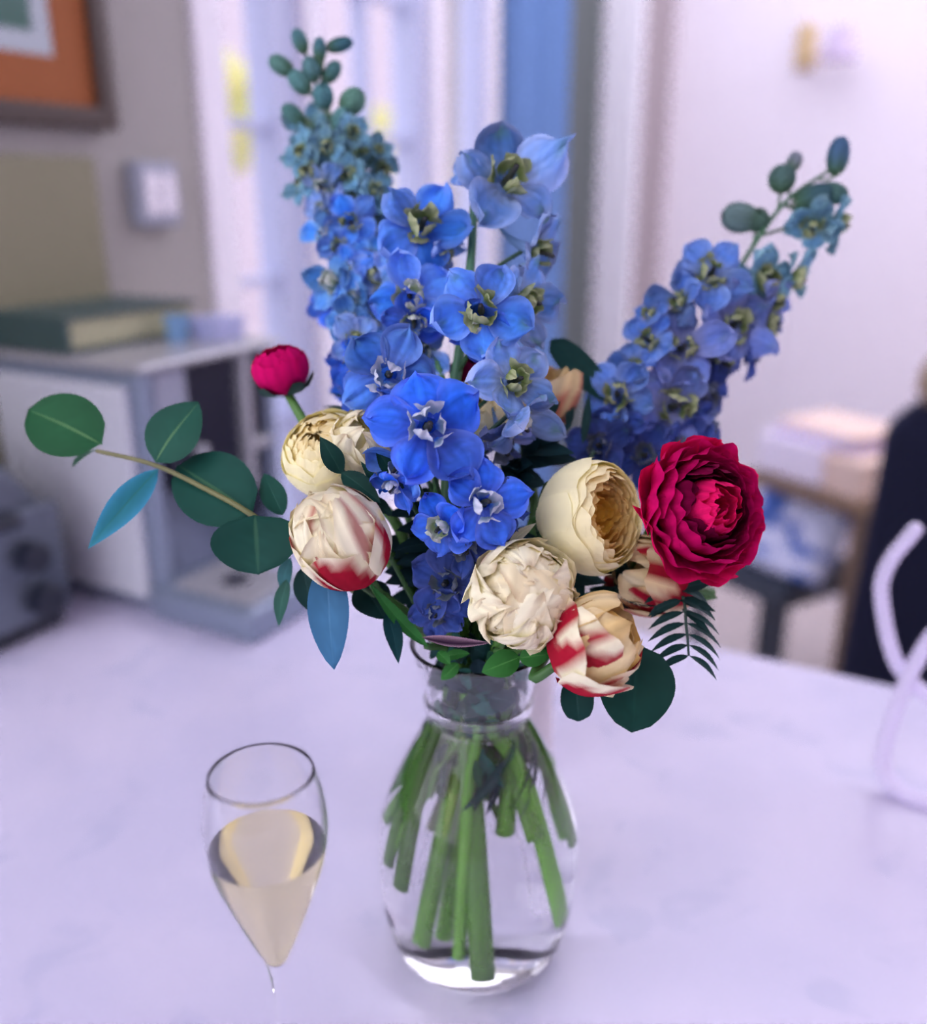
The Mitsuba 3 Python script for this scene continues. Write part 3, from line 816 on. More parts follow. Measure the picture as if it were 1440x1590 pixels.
# the left, farther spike
kL, pL = spike('tallest delphinium spike with teal buds at its tip, leaning in front of the glazed doors', [(497, 95, 0.715), (522, 230, 0.705), (548, 350, 0.69), (565, 500, 0.665), (592, 640, 0.635), (650, 860, 0.605)], 0.0014, 0.0038, 1)
for i, (x, y, l, w, ax, c) in enumerate([
        (437, 102, 42, 28, (-0.8, 0.35, 0.4), (104, 150, 136)), (466, 64, 38, 24, (-0.4, 0.9, 0.3), (92, 138, 140)), (527, 70, 44, 22, (1, 0.15, 0.2), (70, 112, 122)),
        (496, 76, 34, 20, (0.1, 1, 0.2), (84, 130, 138)), (516, 112, 40, 24, (0.6, 0.5, 0.6), (90, 136, 134)), (466, 128, 44, 30, (-0.6, 0.5, 0.6), (104, 156, 150)),
        (547, 158, 46, 38, (0.7, 0.5, 0.5), (108, 156, 136)), (502, 150, 46, 32, (0.1, 0.4, 0.9), (96, 148, 150)), (456, 178, 42, 26, (-0.8, 0.5, 0.5), (92, 140, 132)), (484, 108, 40, 28, (-0.1, 0.6, 0.7), (104, 150, 150)),
        (532, 186, 44, 34, (0.5, 0.2, 0.8), (106, 158, 156))]):
    C = pix(x, y, 0.70 - 0.004 * (i % 4))
    bud(kL, C, cdir(*ax), l / 1440 * 0.70, w / 1440 * 0.70, near_node(pL, C, 0.012), lin(*c), seed=i)
rl = random.Random(11)
LF = [(478, 195, 60, 'teal'), (548, 205, 52, 'teal'), (470, 235, 62, 'teal'), (508, 228, 58, 'teal'), (560, 240, 62, 'teal'), (588, 232, 40, 'teal'), (482, 268, 66, 'teal'), (540, 272, 60, 'teal'), (592, 262, 56, 'teal'),
      (503, 292, 72, 'pale'), (582, 296, 62, 'teal'), (468, 284, 54, 'teal'), (547, 316, 60, 'teal'), (500, 328, 56, 'pale'), (545, 345, 76, 'blue'), (600, 318, 48, 'teal'), (580, 362, 66, 'sky'), (505, 366, 62, 'sky'), (528, 384, 62, 'blue'), (575, 400, 60, 'sky'),
      (590, 345, 48, 'pale'), (515, 440, 78, 'sky'), (580, 428, 74, 'pale'), (545, 418, 62, 'blue'), (505, 470, 58, 'deep'), (548, 466, 66, 'sky'), (590, 455, 60, 'pale'), (540, 500, 66, 'sky'), (575, 500, 70, 'blue'),
      (556, 530, 76, 'pale'), (545, 565, 66, 'deep'), (585, 548, 66, 'sky'), (540, 595, 58, 'deep'), (570, 585, 78, 'deep'), (562, 625, 70, 'deep'), (590, 648, 66, 'deep'), (575, 610, 62, 'sky')]
for i, (x, y, s_, pal) in enumerate(LF):
    d = 0.715 - (y - 100) / 550 * 0.07
    cx_ = np.interp(y, [95, 230, 350, 500, 640], [497, 522, 548, 560, 585])
    off = (x - cx_) / 70
    dz = 0.035 * math.sqrt(max(0, 1 - min(1, off * off))) * (1 if i % 4 else -0.3)
    C = pix(x, y, d - dz)
    floret(kL, C, cdir(off * 1.0 + rl.uniform(-0.4, 0.4), rl.uniform(-0.3, 0.35), 0.9), s_ / 1440 * (d - dz) * 1.12, pal, rl.uniform(0.25, 0.6), 0.3 if pal in ('teal', 'pale') else 0.1, 100 + i, near_node(pL, C), rl.choice(['cream', 'olive']) if pal != 'teal' else 'olive')

# the spike in the middle, nearest
kC, pC = spike('large bright blue delphinium spike at the centre of the bouquet', [(737, 290, 0.615), (731, 410, 0.61), (712, 560, 0.60), (700, 640, 0.592), (695, 800, 0.575), (700, 930, 0.58)], 0.0026, 0.0070, 4)
CF = [(790, 277, 158, 'pale', (0.35, 0.25, 1), 0.598, 'olive', .5), (838, 392, 112, 'pale', (0.9, -0.35, 0.25), 0.60, 'olive', .6), (748, 482, 140, 'blue', (-0.05, 0.0, 1), 0.555, 'olive', .5), (818, 470, 125, 'pale', (0.7, -0.2, 0.6), 0.585, 'olive', .6),
      (742, 505, 92, 'deep', (-0.3, -0.5, 0.8), 0.563, 'cream', .1), (798, 590, 118, 'pale', (0.45, 0.0, 0.9), 0.555, 'olive', .5), (806, 655, 105, 'pale', (0.6, -0.7, 0.4), 0.56, 'cream', .5), (782, 690, 90, 'violet', (0.3, -0.8, 0.4), 0.575, 'shade_dark', .3),
      (665, 662, 168, 'deep', (0.12, 0.02, 1), 0.513, 'white', .0), (752, 782, 128, 'deep', (0.25, 0.1, 1), 0.513, 'white', .0), (685, 818, 98, 'deep', (-0.3, -0.3, 0.9), 0.527, 'cream', .0), (722, 846, 82, 'shade_dark', (0.2, -0.7, 0.7), 0.535, 'shade_dark', .0),
      (792, 782, 78, 'shade_dark', (0.9, 0.3, 0.4), 0.53, 'shade_dark', .1), (692, 905, 112, 'shade_dark', (-0.1, 0, 1), 0.552, 'shade_dark', .0), (680, 950, 84, 'shade_dark', (-0.2, -0.3, 1), 0.56, 'shade_dark', .0), (735, 728, 60, 'shade_dark', (0.1, 0.3, 1), 0.56, 'shade_dark', 0), (722, 262, 58, 'pale', (-0.7, 0.3, 0.5), 0.607, 'cream', .2)]
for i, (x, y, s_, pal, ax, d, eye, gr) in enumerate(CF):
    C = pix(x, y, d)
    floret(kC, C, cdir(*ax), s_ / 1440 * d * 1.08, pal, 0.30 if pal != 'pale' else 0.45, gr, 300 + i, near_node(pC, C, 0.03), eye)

# the spike between them
kM, pM = spike('medium delphinium spike between the tall left spike and the central one', [(668, 330, 0.632), (655, 440, 0.625), (672, 540, 0.612), (690, 620, 0.60), (672, 800, 0.585), (680, 930, 0.585)], 0.0016, 0.0036, 15)
MF = [(655, 350, 132, 'blue', (0.25, 0.05, 1), 0.60, 'olive', .3), (640, 462, 118, 'blue', (-0.1, -0.1, 1), 0.592, 'cream', .2), (690, 395, 66, 'pale', (0.6, -0.6, 0.4), 0.612, 'olive', .4), (604, 582, 136, 'blue', (0.1, -0.2, 1), 0.553, 'white', .2), (566, 592, 100, 'deep', (-0.5, 0, 0.8), 0.60, 'cream', .1),
      (642, 500, 86, 'deep', (0.1, -0.6, 0.8), 0.59, 'cream', .1), (616, 640, 90, 'deep', (-0.4, -0.5, 0.7), 0.56, 'white', .0), (622, 722, 98, 'blue', (-0.5, -0.55, 0.7), 0.53, 'white', .0), (612, 752, 70, 'deep', (-0.4, -0.8, 0.5), 0.53, 'white', .0), (655, 545, 76, 'pale', (0.3, -0.2, 0.9), 0.605, 'cream', .3), (620, 410, 70, 'pale', (-0.5, 0.2, 0.8), 0.62, 'olive', .3), (677, 480, 70, 'violet', (0.5, -0.2, 0.7), 0.615, 'olive', .3)]
for i, (x, y, s_, pal, ax, d, eye, gr) in enumerate(MF):
    C = pix(x, y, d)
    floret(kM, C, cdir(*ax), s_ / 1440 * d * 1.08, pal, 0.36, gr, 400 + i, near_node(pM, C, 0.03), eye)

# the right spike
kR, pR = spike('delphinium spike leaning far to the right over the magenta bloom', [(1292, 262, 0.70), (1216, 318, 0.69), (1140, 430, 0.68), (1080, 530, 0.668), (1000, 640, 0.648), (880, 830, 0.612), (790, 960, 0.597)], 0.0013, 0.0040, 11)
for i, (x, y, l, w, ax, c) in enumerate([(1150, 338, 62, 46, (-1, 0.1, 0.2), (118, 146, 142)), (1177, 342, 40, 36, (-0.2, 0.4, 0.9), (92, 124, 106)), (1215, 278, 44, 42, (0, 1, 0.4), (92, 124, 116)), (1233, 252, 34, 24, (0.4, 1, 0), (140, 150, 160)),
                                         (1302, 243, 60, 34, (0.1, 1, 0.2), (84, 118, 148)), (1262, 308, 66, 40, (0.9, 0.35, 0.3), (76, 112, 118)), (1292, 300, 50, 34, (0.8, -0.3, 0.4), (90, 128, 120))]):
    C = pix(x, y, 0.69)
    bud(kR, C, cdir(*ax), l / 1440 * 0.69, w / 1440 * 0.69, near_node(pR, C, 0.02), lin(*c), seed=50 + i)
RF = [(1262, 350, 74, 'teal', (-0.2, -0.8, 0.6)), (1300, 345, 76, 'teal', (0.8, -0.4, 0.3)), (1105, 424, 106, 'peri', (-0.1, 0.1, 1)), (1190, 432, 92, 'teal', (0.4, -0.3, 0.7)), (1234, 432, 80, 'teal', (0.8, -0.3, 0.4)), (1056, 468, 76, 'peri', (-0.7, 0.1, 0.6)),
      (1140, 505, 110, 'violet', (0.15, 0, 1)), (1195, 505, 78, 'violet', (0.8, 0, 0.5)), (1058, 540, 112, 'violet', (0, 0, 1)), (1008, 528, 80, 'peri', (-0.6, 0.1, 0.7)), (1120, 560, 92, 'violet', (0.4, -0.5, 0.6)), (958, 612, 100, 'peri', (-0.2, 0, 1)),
      (1045, 632, 122, 'violet', (0.1, 0, 1)), (1098, 612, 84, 'shade_dark', (0.6, -0.3, 0.6)), (985, 570, 66, 'peri', (-0.4, 0.3, 0.8)), (1100, 655, 76, 'shade_dark', (0.8, -0.2, 0.4)), (930, 692, 92, 'shade_dark', (-0.3, 0, 1)), (1000, 706, 96, 'shade_dark', (0, 0, 1)), (1062, 690, 86, 'shade_dark', (0.3, -0.2, 0.9)), (1165, 545, 72, 'shade_dark', (0.7, -0.3, 0.4)),
      (1010, 488, 50, 'peri', (-0.6, 0.3, 0.6)), (1205, 468, 64, 'violet', (0.5, -0.3, 0.7)), (960, 655, 70, 'shade_dark', (-0.3, -0.3, 0.8))]
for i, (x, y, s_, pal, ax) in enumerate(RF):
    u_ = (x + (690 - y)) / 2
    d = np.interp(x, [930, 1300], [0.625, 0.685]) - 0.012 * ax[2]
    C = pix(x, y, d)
    floret(kR, C, cdir(*ax), s_ / 1440 * d * 1.10, pal, 0.38, 0.2, 500 + i, near_node(pR, C, 0.02), 'olive' if pal != 'shade_dark' else 'shade_dark')

# ------------------------------------------------------------------ double tulips
CREAM, IVORY, BUFF = lin(255, 252, 216), lin(252, 246, 232), lin(228, 190, 104)
RED, WINE_RED = lin(182, 34, 56), lin(120, 24, 52)


def tulip_col(red, yellow=0.0, reach=1.42):
    def f(t, s, rg_):
        k = rg_.uniform(0, 6.28, 3)
        C = np.broadcast_to(CREAM, t.shape + (3,)) * 1.0
        C = mx(C, np.broadcast_to(BUFF, C.shape), np.clip(yellow + 0.16 * np.sin(4 * s + k[0]) * t, 0, 1))
        fl_ = (reach - t) * 0.9 + 0.22 * np.sin(9 * s + k[1]) * t + 0.14 * np.sin(23 * s + k[2]) - 0.55 * np.abs(s) ** 1.5
        C = mx(C, np.broadcast_to(RED * rg_.uniform(0.8, 1.1), C.shape), np.clip(ss(0.43, 0.56, fl_), 0, 1) * min(red, 1.0))
        C = mx(C, np.broadcast_to(lin(150, 104, 58), C.shape), np.clip(ss(0.90, 1.0, t) * (0.28 + 0.3 * np.sin(5 * s + k[1])) * (1 - min(red, 1.0) * 0.7), 0, 1))
        C = C * (0.90 + 0.13 * np.sin(18 * s + k[0])[..., None] * t[..., None])
        return C
    return f


def tulip(label, C, axis, R, seed, layers, zs=1.1, red=1.0, stem_extra=(), bottom=None, yellow=0.0, col2=None):
    k = thing('tulip', label, 'flower')
    rg_ = np.random.default_rng(seed)
    M = frame(axis, rg_.uniform(0, 6.28))
    for li, (n, fr_, ph1, hw, opn, redk, yl) in enumerate(layers):
        for i in range(n):
            az = (i + 0.5 * (li % 2)) * 2 * np.pi / n + rg_.normal(0, 0.16)
            m, c = cup_petal(C, tilt(M, rg_, 0.05 + 0.055 * li), az, R * fr_ * rg_.uniform(0.94, 1.06), 0.12, ph1 * rg_.uniform(0.88, 1.06), hw * rg_.uniform(0.8, 1.2), zs, opn + rg_.normal(0, 0.04), 0.05, rg_.uniform(0.05, 0.13), rg_, tulip_col(red * redk * (1 if redk > 0.3 or rg_.uniform() < 0.5 else 0.2), yellow + yl, 0.80 + 0.78 * redk), nt=12, ns=11, notch=0.26)
            obj('petal', m, 'petal_soft', k, smooth=True, color=c)
    hb = np.asarray(C) - M[:, 2] * R * zs * 0.97
    stem(k, in_vase(hb, [hb - M[:, 2] * 0.018] + list(stem_extra), bottom), 0.0028, 0.0054)
    return k


closed = [(3, 1.0, 1.95, 1.15, 0.03, 1.0, 0.0), (3, 0.98, 2.3, 1.05, 0.0, 0.9, 0.0), (5, 0.95, 2.5, 0.70, 0.0, 0.7, 0.0), (6, 0.92, 2.68, 0.55, 0.0, 0.4, 0.03), (6, 0.88, 2.82, 0.52, 0.0, 0.1, 0.08), (6, 0.84, 2.95, 0.55, 0.0, 0.0, 0.15), (5, 0.78, 3.05, 0.7, 0.0, 0.0, 0.3)]
tulip('cream double tulip with red flamed base, left of the blue spikes', pix(528, 832, 0.535), cdir(-0.42, 0.72, 0.50), 0.0275, 21, closed, 1.22, 1.0, [pix(600, 930, 0.565)], 16)
tulip('cream double tulip facing forward above the vase rim, tightly packed ivory petals', pix(813, 926, 0.525), cdir(0.22, 0.10, 1.0), 0.0300, 22,
      [(4, 1.0, 1.85, 0.95, 0.03, 0.5, 0.0), (5, 0.99, 2.12, 0.72, 0.0, 0.12, 0.02), (7, 0.97, 2.34, 0.50, 0.0, 0.0, 0.03), (8, 0.95, 2.52, 0.42, 0.0, 0.0, 0.0), (8, 0.93, 2.68, 0.44, 0.0, 0.0, 0.02), (8, 0.91, 2.82, 0.5, 0.0, 0, 0.05), (7, 0.89, 2.95, 0.65, 0, 0, 0.10), (5, 0.86, 3.08, 0.9, 0, 0, 0.20)], 1.02, 1.0, [pix(780, 985, 0.57)], 9)
tulip('half open red and cream tulip hanging low over the right of the vase rim', pix(930, 992, 0.520), cdir(0.72, 0.52, 0.40), 0.0262, 23,
      [(3, 1.08, 1.75, 1.1, 0.10, 1.0, 0.0), (3, 1.0, 2.1, 1.0, 0.02, 0.9, 0.05), (5, 0.90, 2.3, 0.75, 0.02, 0.25, 0.65), (5, 0.82, 2.5, 0.7, 0.0, 0.0, 0.8), (5, 0.72, 2.65, 0.7, 0.0, 0.0, 0.9), (4, 0.6, 2.8, 0.7, 0, 0, 0.9)], 1.15, 1.1, [pix(850, 1000, 0.56)], 14)
tulip('dull red streaked tulip tucked under the cream rose and magenta bloom', pix(1008, 893, 0.585), cdir(-0.75, 0.25, 0.35), 0.0240, 24,
      [(3, 1.0, 2.3, 1.15, 0.02, 1.15, 0.5), (3, 0.95, 2.5, 1.0, 0.0, 1.1, 0.6), (5, 0.85, 2.6, 0.7, 0, 0.4, 0.4), (4, 0.6, 2.6, 0.7, 0, 0.2, 0.4)], 1.4, 1.0, [pix(900, 930, 0.585)], 6)
tulip('small ivory double tulip behind the flamed tulip on the left', pix(562, 690, 0.568), cdir(0.15, 0.55, 0.8), 0.0200, 25,
      [(4, 1.0, 2.0, 0.95, 0.03, 0.25, 0.0), (5, 0.97, 2.3, 0.75, 0.0, 0.1, 0.0), (6, 0.93, 2.55, 0.6, 0.0, 0.0, 0.0), (6, 0.89, 2.75, 0.55, 0, 0, 0.05), (5, 0.85, 2.95, 0.6, 0, 0, 0.1)], 1.25, 0.8, [pix(620, 820, 0.585)], 2)
tulip('orange red and cream tulip peeping out behind the pale blue florets', pix(850, 612, 0.62), cdir(0.3, 0.8, 0.3), 0.0200, 26,
      [(3, 1.0, 2.3, 1.1, 0.02, 0.7, 0.5), (3, 0.95, 2.5, 1.0, 0.0, 0.5, 0.5), (5, 0.8, 2.6, 0.7, 0, 0.3, 0.6)], 1.4, 1.0, [pix(830, 800, 0.61)], 8)

# ------------------------------------------------------------------ cream roses


def rose_col(inner, seedless=0):
    a, b, g = lin(255, 251, 202), lin(226, 184, 74), lin(220, 226, 160)

    def f(t, s, rg_):
        k = rg_.uniform(0, 6.28, 2)
        C = mx(g, a, ss(0.0, 0.5, t)) if inner < 0.3 else np.broadcast_to(a, t.shape + (3,)) * 1.0
        C = mx(C, np.broadcast_to(b, C.shape), np.clip(inner * (1.5 - 0.6 * t), 0, 1))
        return C * (0.96 + 0.05 * np.sin(9 * s + k[0]))[..., None]
    return f


def rose(label, C, axis, R, seed, stem_extra=(), bottom=None, zs=0.98, fill=0.0):
    k = thing('rose', label, 'flower')
    rg_ = np.random.default_rng(seed)
    M = frame(axis, rg_.uniform(0, 6.28))
    lay = [(4, 1.0, 1.92, 0.95, 0.02, 0.0), (5, 0.965, 2.05, 0.80, 0.0, 0.05), (5, 0.92, 2.12, 0.78, -0.02, 0.15), (6, 0.86, 2.16, 0.62, -0.03, 0.3), (6, 0.79, 2.18, 0.6, -0.04, 0.45), (6, 0.71, 2.18, 0.55, -0.05, 0.6), (6, 0.62, 2.2, 0.5, -0.05, 0.75), (5, 0.52, 2.2, 0.5, -0.05, 0.9), (5, 0.40, 2.25, 0.5, -0.05, 1.0), (3, 0.26, 2.3, 0.7, 0, 1.0)]
    for li, (n, fr_, ph1, hw, opn, inn) in enumerate(lay):
        fr_, ph1, inn = fr_ + fill * 0.55 * (1 - fr_), ph1 + fill * 0.09 * li, inn * (1 - 0.6 * fill)
        for i in range(n):
            az = (i + 0.5 * (li % 2)) * 2 * np.pi / n + rg_.normal(0, 0.12)
            m, c = cup_petal(C, tilt(M, rg_, 0.05 * fill), az, R * fr_ * rg_.uniform(0.98, 1.02), 0.1, ph1 * rg_.uniform(0.97, 1.04), hw * rg_.uniform(0.95, 1.15), zs, opn, 0.02, 0.018 + 0.03 * (li > 2), rg_, rose_col(inn), nt=12, ns=13, notch=0.10, point=3)
            obj('petal', m, 'petal_soft', k, smooth=True, color=c)
    for i in range(5):
        m, c = cup_petal(C, M, i * 1.257 + 0.4, R * 1.03, 0.05, 1.05, 0.30, zs, 0.0, 0, 0.02, rg_, lambda t, s, r_: np.broadcast_to(lin(70, 110, 70), t.shape + (3,)), nt=8, ns=5, notch=0.6)
        obj('green_sepal', m, 'leaf_waxy', k, smooth=True, color=c)
    hb = np.asarray(C) - M[:, 2] * R * zs * 0.98
    stem(k, in_vase(hb, [hb - M[:, 2] * 0.015] + list(stem_extra), bottom), 0.0026, 0.0044)
    return k


rose('large cream cabbage rose beside the magenta bloom', pix(922, 802, 0.562), cdir(0.74, 0.10, 0.66), 0.0345, 31, [pix(840, 900, 0.575)], 10)
rose('pale cream rose behind the flamed tulip at the left of the bouquet', pix(510, 705, 0.575), cdir(-0.25, 0.55, 0.75), 0.0285, 32, [pix(600, 850, 0.585)], 13, fill=1.0)
rose('cream rose half hidden behind the central blue spike', pix(742, 640, 0.605), cdir(0.1, 0.5, 0.85), 0.0225, 33, [pix(740, 850, 0.595)], 12, fill=1.0)

# ------------------------------------------------------------------ ranunculus
MAG, DEEP, PINK = lin(206, 18, 100), lin(104, 8, 50), lin(232, 28, 104)


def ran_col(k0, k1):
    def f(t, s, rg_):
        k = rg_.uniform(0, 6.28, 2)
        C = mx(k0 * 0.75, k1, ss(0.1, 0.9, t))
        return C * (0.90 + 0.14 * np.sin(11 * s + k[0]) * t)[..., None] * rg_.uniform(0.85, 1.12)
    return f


kr = thing('ranunculus', 'large open magenta bloom with ruffled petals at the right of the bouquet', 'flower')
rg_ = np.random.default_rng(41)
Cr, axr = pix(1100, 788, 0.536), cdir(0.40, 0.12, 0.9)
Mr = frame(axr, 0.3)
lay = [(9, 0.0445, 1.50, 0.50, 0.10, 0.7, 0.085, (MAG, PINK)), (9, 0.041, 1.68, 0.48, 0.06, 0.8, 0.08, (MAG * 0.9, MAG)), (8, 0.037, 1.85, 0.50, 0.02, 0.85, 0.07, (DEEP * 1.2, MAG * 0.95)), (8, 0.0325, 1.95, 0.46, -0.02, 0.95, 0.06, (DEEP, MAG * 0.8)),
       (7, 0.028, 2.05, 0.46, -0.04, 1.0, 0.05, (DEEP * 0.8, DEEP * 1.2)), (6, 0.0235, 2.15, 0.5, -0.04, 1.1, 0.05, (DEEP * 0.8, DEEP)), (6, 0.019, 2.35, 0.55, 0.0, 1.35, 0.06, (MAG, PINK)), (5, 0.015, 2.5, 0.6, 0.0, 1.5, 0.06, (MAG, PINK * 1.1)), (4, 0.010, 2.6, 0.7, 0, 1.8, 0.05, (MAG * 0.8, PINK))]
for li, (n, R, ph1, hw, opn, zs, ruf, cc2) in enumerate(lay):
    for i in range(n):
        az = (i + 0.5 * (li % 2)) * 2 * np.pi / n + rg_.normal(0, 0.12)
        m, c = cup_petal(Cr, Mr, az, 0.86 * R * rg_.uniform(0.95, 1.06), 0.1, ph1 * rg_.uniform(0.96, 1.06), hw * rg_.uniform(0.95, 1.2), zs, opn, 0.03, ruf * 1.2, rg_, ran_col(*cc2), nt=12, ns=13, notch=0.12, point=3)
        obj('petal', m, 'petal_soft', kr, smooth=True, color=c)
hb = Cr - Mr[:, 2] * 0.03
stem(kr, in_vase(hb, [hb - Mr[:, 2] * 0.02, pix(960, 900, 0.60)], 7), 0.0026, 0.0034)


def ran_bud(label, C, axis, R, seed, extra, bottom, cols, zs=0.95, green=True):
    k = thing('ranunculus', label, 'flower')
    rg_ = np.random.default_rng(seed)
    M = frame(axis, 0.5)
    for li, (n, fr_, ph1, hw) in enumerate([(5, 1.0, 2.0, 0.85), (5, 0.94, 2.35, 0.8), (5, 0.86, 2.6, 0.75), (4, 0.7, 2.7, 0.8)]):
        for i in range(n):
            m, c = cup_petal(C, M, (i + 0.5 * li) * 2 * np.pi / n, R * fr_, 0.15, ph1 * rg_.uniform(0.95, 1.05), hw, zs, 0.03, 0.03, 0.04, rg_, ran_col(*cols), nt=11, ns=11, notch=0.15)
            obj('petal', m, 'petal_soft', k, smooth=True, color=c)
    if green:
        for i in range(5):
            m, c = cup_petal(C, M, i * 1.257 + 0.2, R * 1.06, 0.05, 1.25, 0.42, zs, 0.12, 0.02, 0.03, rg_, lambda t, s, r_: mx(lin(40, 84, 62), lin(28, 60, 52), t), nt=8, ns=7, notch=0.35)
            obj('green_sepal', m, 'leaf_waxy', k, smooth=True, color=c)
    hb = np.asarray(C) - M[:, 2] * R * zs
    stem(k, in_vase(hb, extra, bottom), 0.0029, 0.0046, c0=lin(84, 132, 62))


ran_bud('magenta bud with green sepals standing apart on its stem at the upper left', pix(436, 572, 0.60), cdir(-0.18, 0.85, 0.38), 0.0182, 42, [pix(472, 655, 0.602), pix(560, 810, 0.60)], 0, (MAG * 0.85, MAG * 1.05))
ran_bud('dark wine red bud glimpsed between the central blue florets', pix(728, 578, 0.615), cdir(0.1, 0.8, 0.5), 0.0130, 43, [pix(726, 700, 0.61), pix(720, 860, 0.60)], 18, (DEEP, DEEP * 1.3), green=False)

# ------------------------------------------------------------------ eucalyptus and other foliage
TEAL, TEALD, EGREEN = lin(22, 72, 60), lin(15, 50, 46), lin(34, 86, 52)
ke = thing('eucalyptus_branch', 'round leaved eucalyptus branch reaching out to the far left', 'foliage')
ep = [pix(150, 700, 0.585), pix(240, 722, 0.578), pix(325, 762, 0.57), pix(395, 802, 0.562), pix(500, 880, 0.575), pix(610, 960, 0.585)]
stem(ke, in_vase(ep[0], ep[1:], 3), 0.0013, 0.0030, c0=lin(112, 112, 70), c1=lin(96, 110, 60), n=60)
LM = lin(104, 146, 92)
for a, b, w, n, kw in [
        ((158, 690, .585), (44, 636, .60), 104, (0.15, 0.3, 1), dict(c_in=EGREEN, shape='round', c_mid=LM)),
        ((150, 698, .585), (112, 726, .61), 22, (0.3, 0.8, 0.5), dict(c_in=EGREEN * 1.2, shape='lance')),
        ((242, 718, .576), (308, 624, .585), 92, (-0.2, 0.15, 1), dict(c_in=lin(32, 80, 64), shape='oval', c_mid=LM)),
        ((246, 728, .576), (136, 853, .560), 46, (0.45, 0.5, 0.8), dict(c_in=lin(38, 112, 122), c_edge=lin(62, 142, 174), shape='lance', c_mid=lin(50, 110, 80))),
        ((392, 798, .567), (276, 722, .588), 116, (0.05, 0.25, 1), dict(c_in=TEAL, shape='round', c_mid=lin(88, 136, 88))),
        ((396, 800, .561), (402, 892, .550), 132, (0.1, 0.35, 1), dict(c_in=lin(20, 66, 56), shape='round', c_mid=lin(64, 108, 78)))]:
    leaf(ke, pix(*a), pix(*b), w / 1440 * a[2] * 1.03, cdir(*n), bend=0.05, fold=0.10, seed=a[0], **kw)

kb2 = thing('eucalyptus_sprig', 'blue grey eucalyptus sprig hanging down at the left of the vase rim', 'foliage')
sp = [pix(512, 888, 0.55), pix(560, 910, 0.56), pix(630, 965, 0.575)]
stem(kb2, in_vase(sp[0], sp[1:], 5), 0.0013, 0.0026, c0=lin(80, 110, 80))
leaf(kb2, pix(508, 872, 0.55), pix(519, 1040, 0.535), 66 / 1440 * .545, cdir(-0.1, 0.2, 1), c_in=lin(58, 108, 142), c_mid=lin(78, 128, 160), c_edge=lin(50, 98, 132), shape='oval', bend=0.05, label='blue grey leaf hanging straight down')
for a, b, w, n, c, sh in [((560, 905, .57), (598, 962, .56), 62, (0.1, 0.5, 1), TEALD, 'oval'), ((470, 880, .565), (492, 955, .57), 44, (-0.3, 0.4, 1), TEALD, 'oval'), ((448, 898, .57), (433, 974, .575), 27, (-0.4, 0.1, 1), lin(44, 88, 74), 'lance'),
                          ((452, 866, .57), (440, 920, .575), 30, (-0.5, 0.3, 1), lin(56, 110, 110), 'oval'), ((600, 950, .562), (619, 1030, .552), 30, (0.5, 0.2, 1), lin(20, 62, 64), 'lance'), ((440, 800, .575), (410, 735, .58), 40, (0, 0.2, 1), TEAL, 'oval')]:
    leaf(kb2, pix(*a), pix(*b), w / 1440 * a[2], cdir(*n), c_in=c, shape=sh, seed=b[0])

kd = thing('leafy_branch', 'dark round leaved branch drooping at the lower right of the vase rim', 'foliage')
sp = [pix(950, 1062, 0.555), pix(900, 1050, 0.56), pix(850, 1012, 0.57)]
stem(kd, in_vase(sp[0], sp[1:], 19), 0.0013, 0.0026, c0=lin(60, 84, 60))
leaf(kd, pix(990, 1000, 0.558), pix(981, 1138, 0.545), 120 / 1440 * .55, cdir(0.05, 0.25, 1), c_in=lin(16, 60, 50), c_mid=lin(26, 74, 62), shape='round', bend=0.04, label='large dark round leaf')
leaf(kd, pix(893, 1045, 0.56), pix(899, 1120, 0.555), 52 / 1440 * .555, cdir(-0.1, 0.25, 1), c_in=lin(15, 54, 48), shape='blunt')
leaf(kd, pix(905, 930, 0.58), pix(870, 895, 0.59), 40 / 1440 * .58, cdir(-0.1, 0.25, 1), c_in=lin(18, 52, 52))

kf = thing('fern_frond', 'fine dark fern frond at the right below the magenta bloom', 'fern')
rach = catmull([pix(1035, 880, 0.575), pix(1058, 930, 0.565), pix(1066, 975, 0.56), pix(1070, 1018, 0.558)], 24)
stem(kf, in_vase(pix(1070, 1018, 0.558), [pix(1066, 975, 0.56), pix(1056, 920, 0.57), pix(1000, 905, 0.59), pix(880, 960, 0.595)], 17), 0.0007, 0.002, c0=lin(36, 66, 60), c1=lin(70, 110, 60), n=60)
FD = lin(24, 58, 56)
for i, q in enumerate(range(2, 24, 3)):
    b = rach[q]
    for sgn in (-1, 1):
        l = 0.026 - 0.0012 * abs(i - 4)
        tip = b + cdir(sgn * 0.9, -0.35 - 0.05 * i * (sgn > 0), 0.15) * l
        leaf(kf, b, tip, 0.0055 if i > 2 else 0.008, cdir(0.2, 0.8, 0.6), 'leaflet', bend=0.10, curl=1.0, c_in=FD, shape='lance', nt=8, seed=i)

for a, b, w, n in [((1050, 915, .57), (1108, 905, .565), 22, (0.2, 0.5, 1)), ((1055, 930, .57), (1112, 950, .56), 20, (0.2, 0.5, 1)), ((1050, 925, .572), (1010, 960, .56), 18, (0, 0.5, 1)), ((1045, 905, .575), (1085, 880, .575), 20, (0, 0.5, 1)), ((1058, 945, .566), (1105, 985, .556), 14, (0.2, 0.5, 1))]:
    leaf(kf, pix(*a), pix(*b), w / 1440 * a[2], cdir(*n), 'leaflet', c_in=FD * 0.8, shape='lance', seed=b[0])

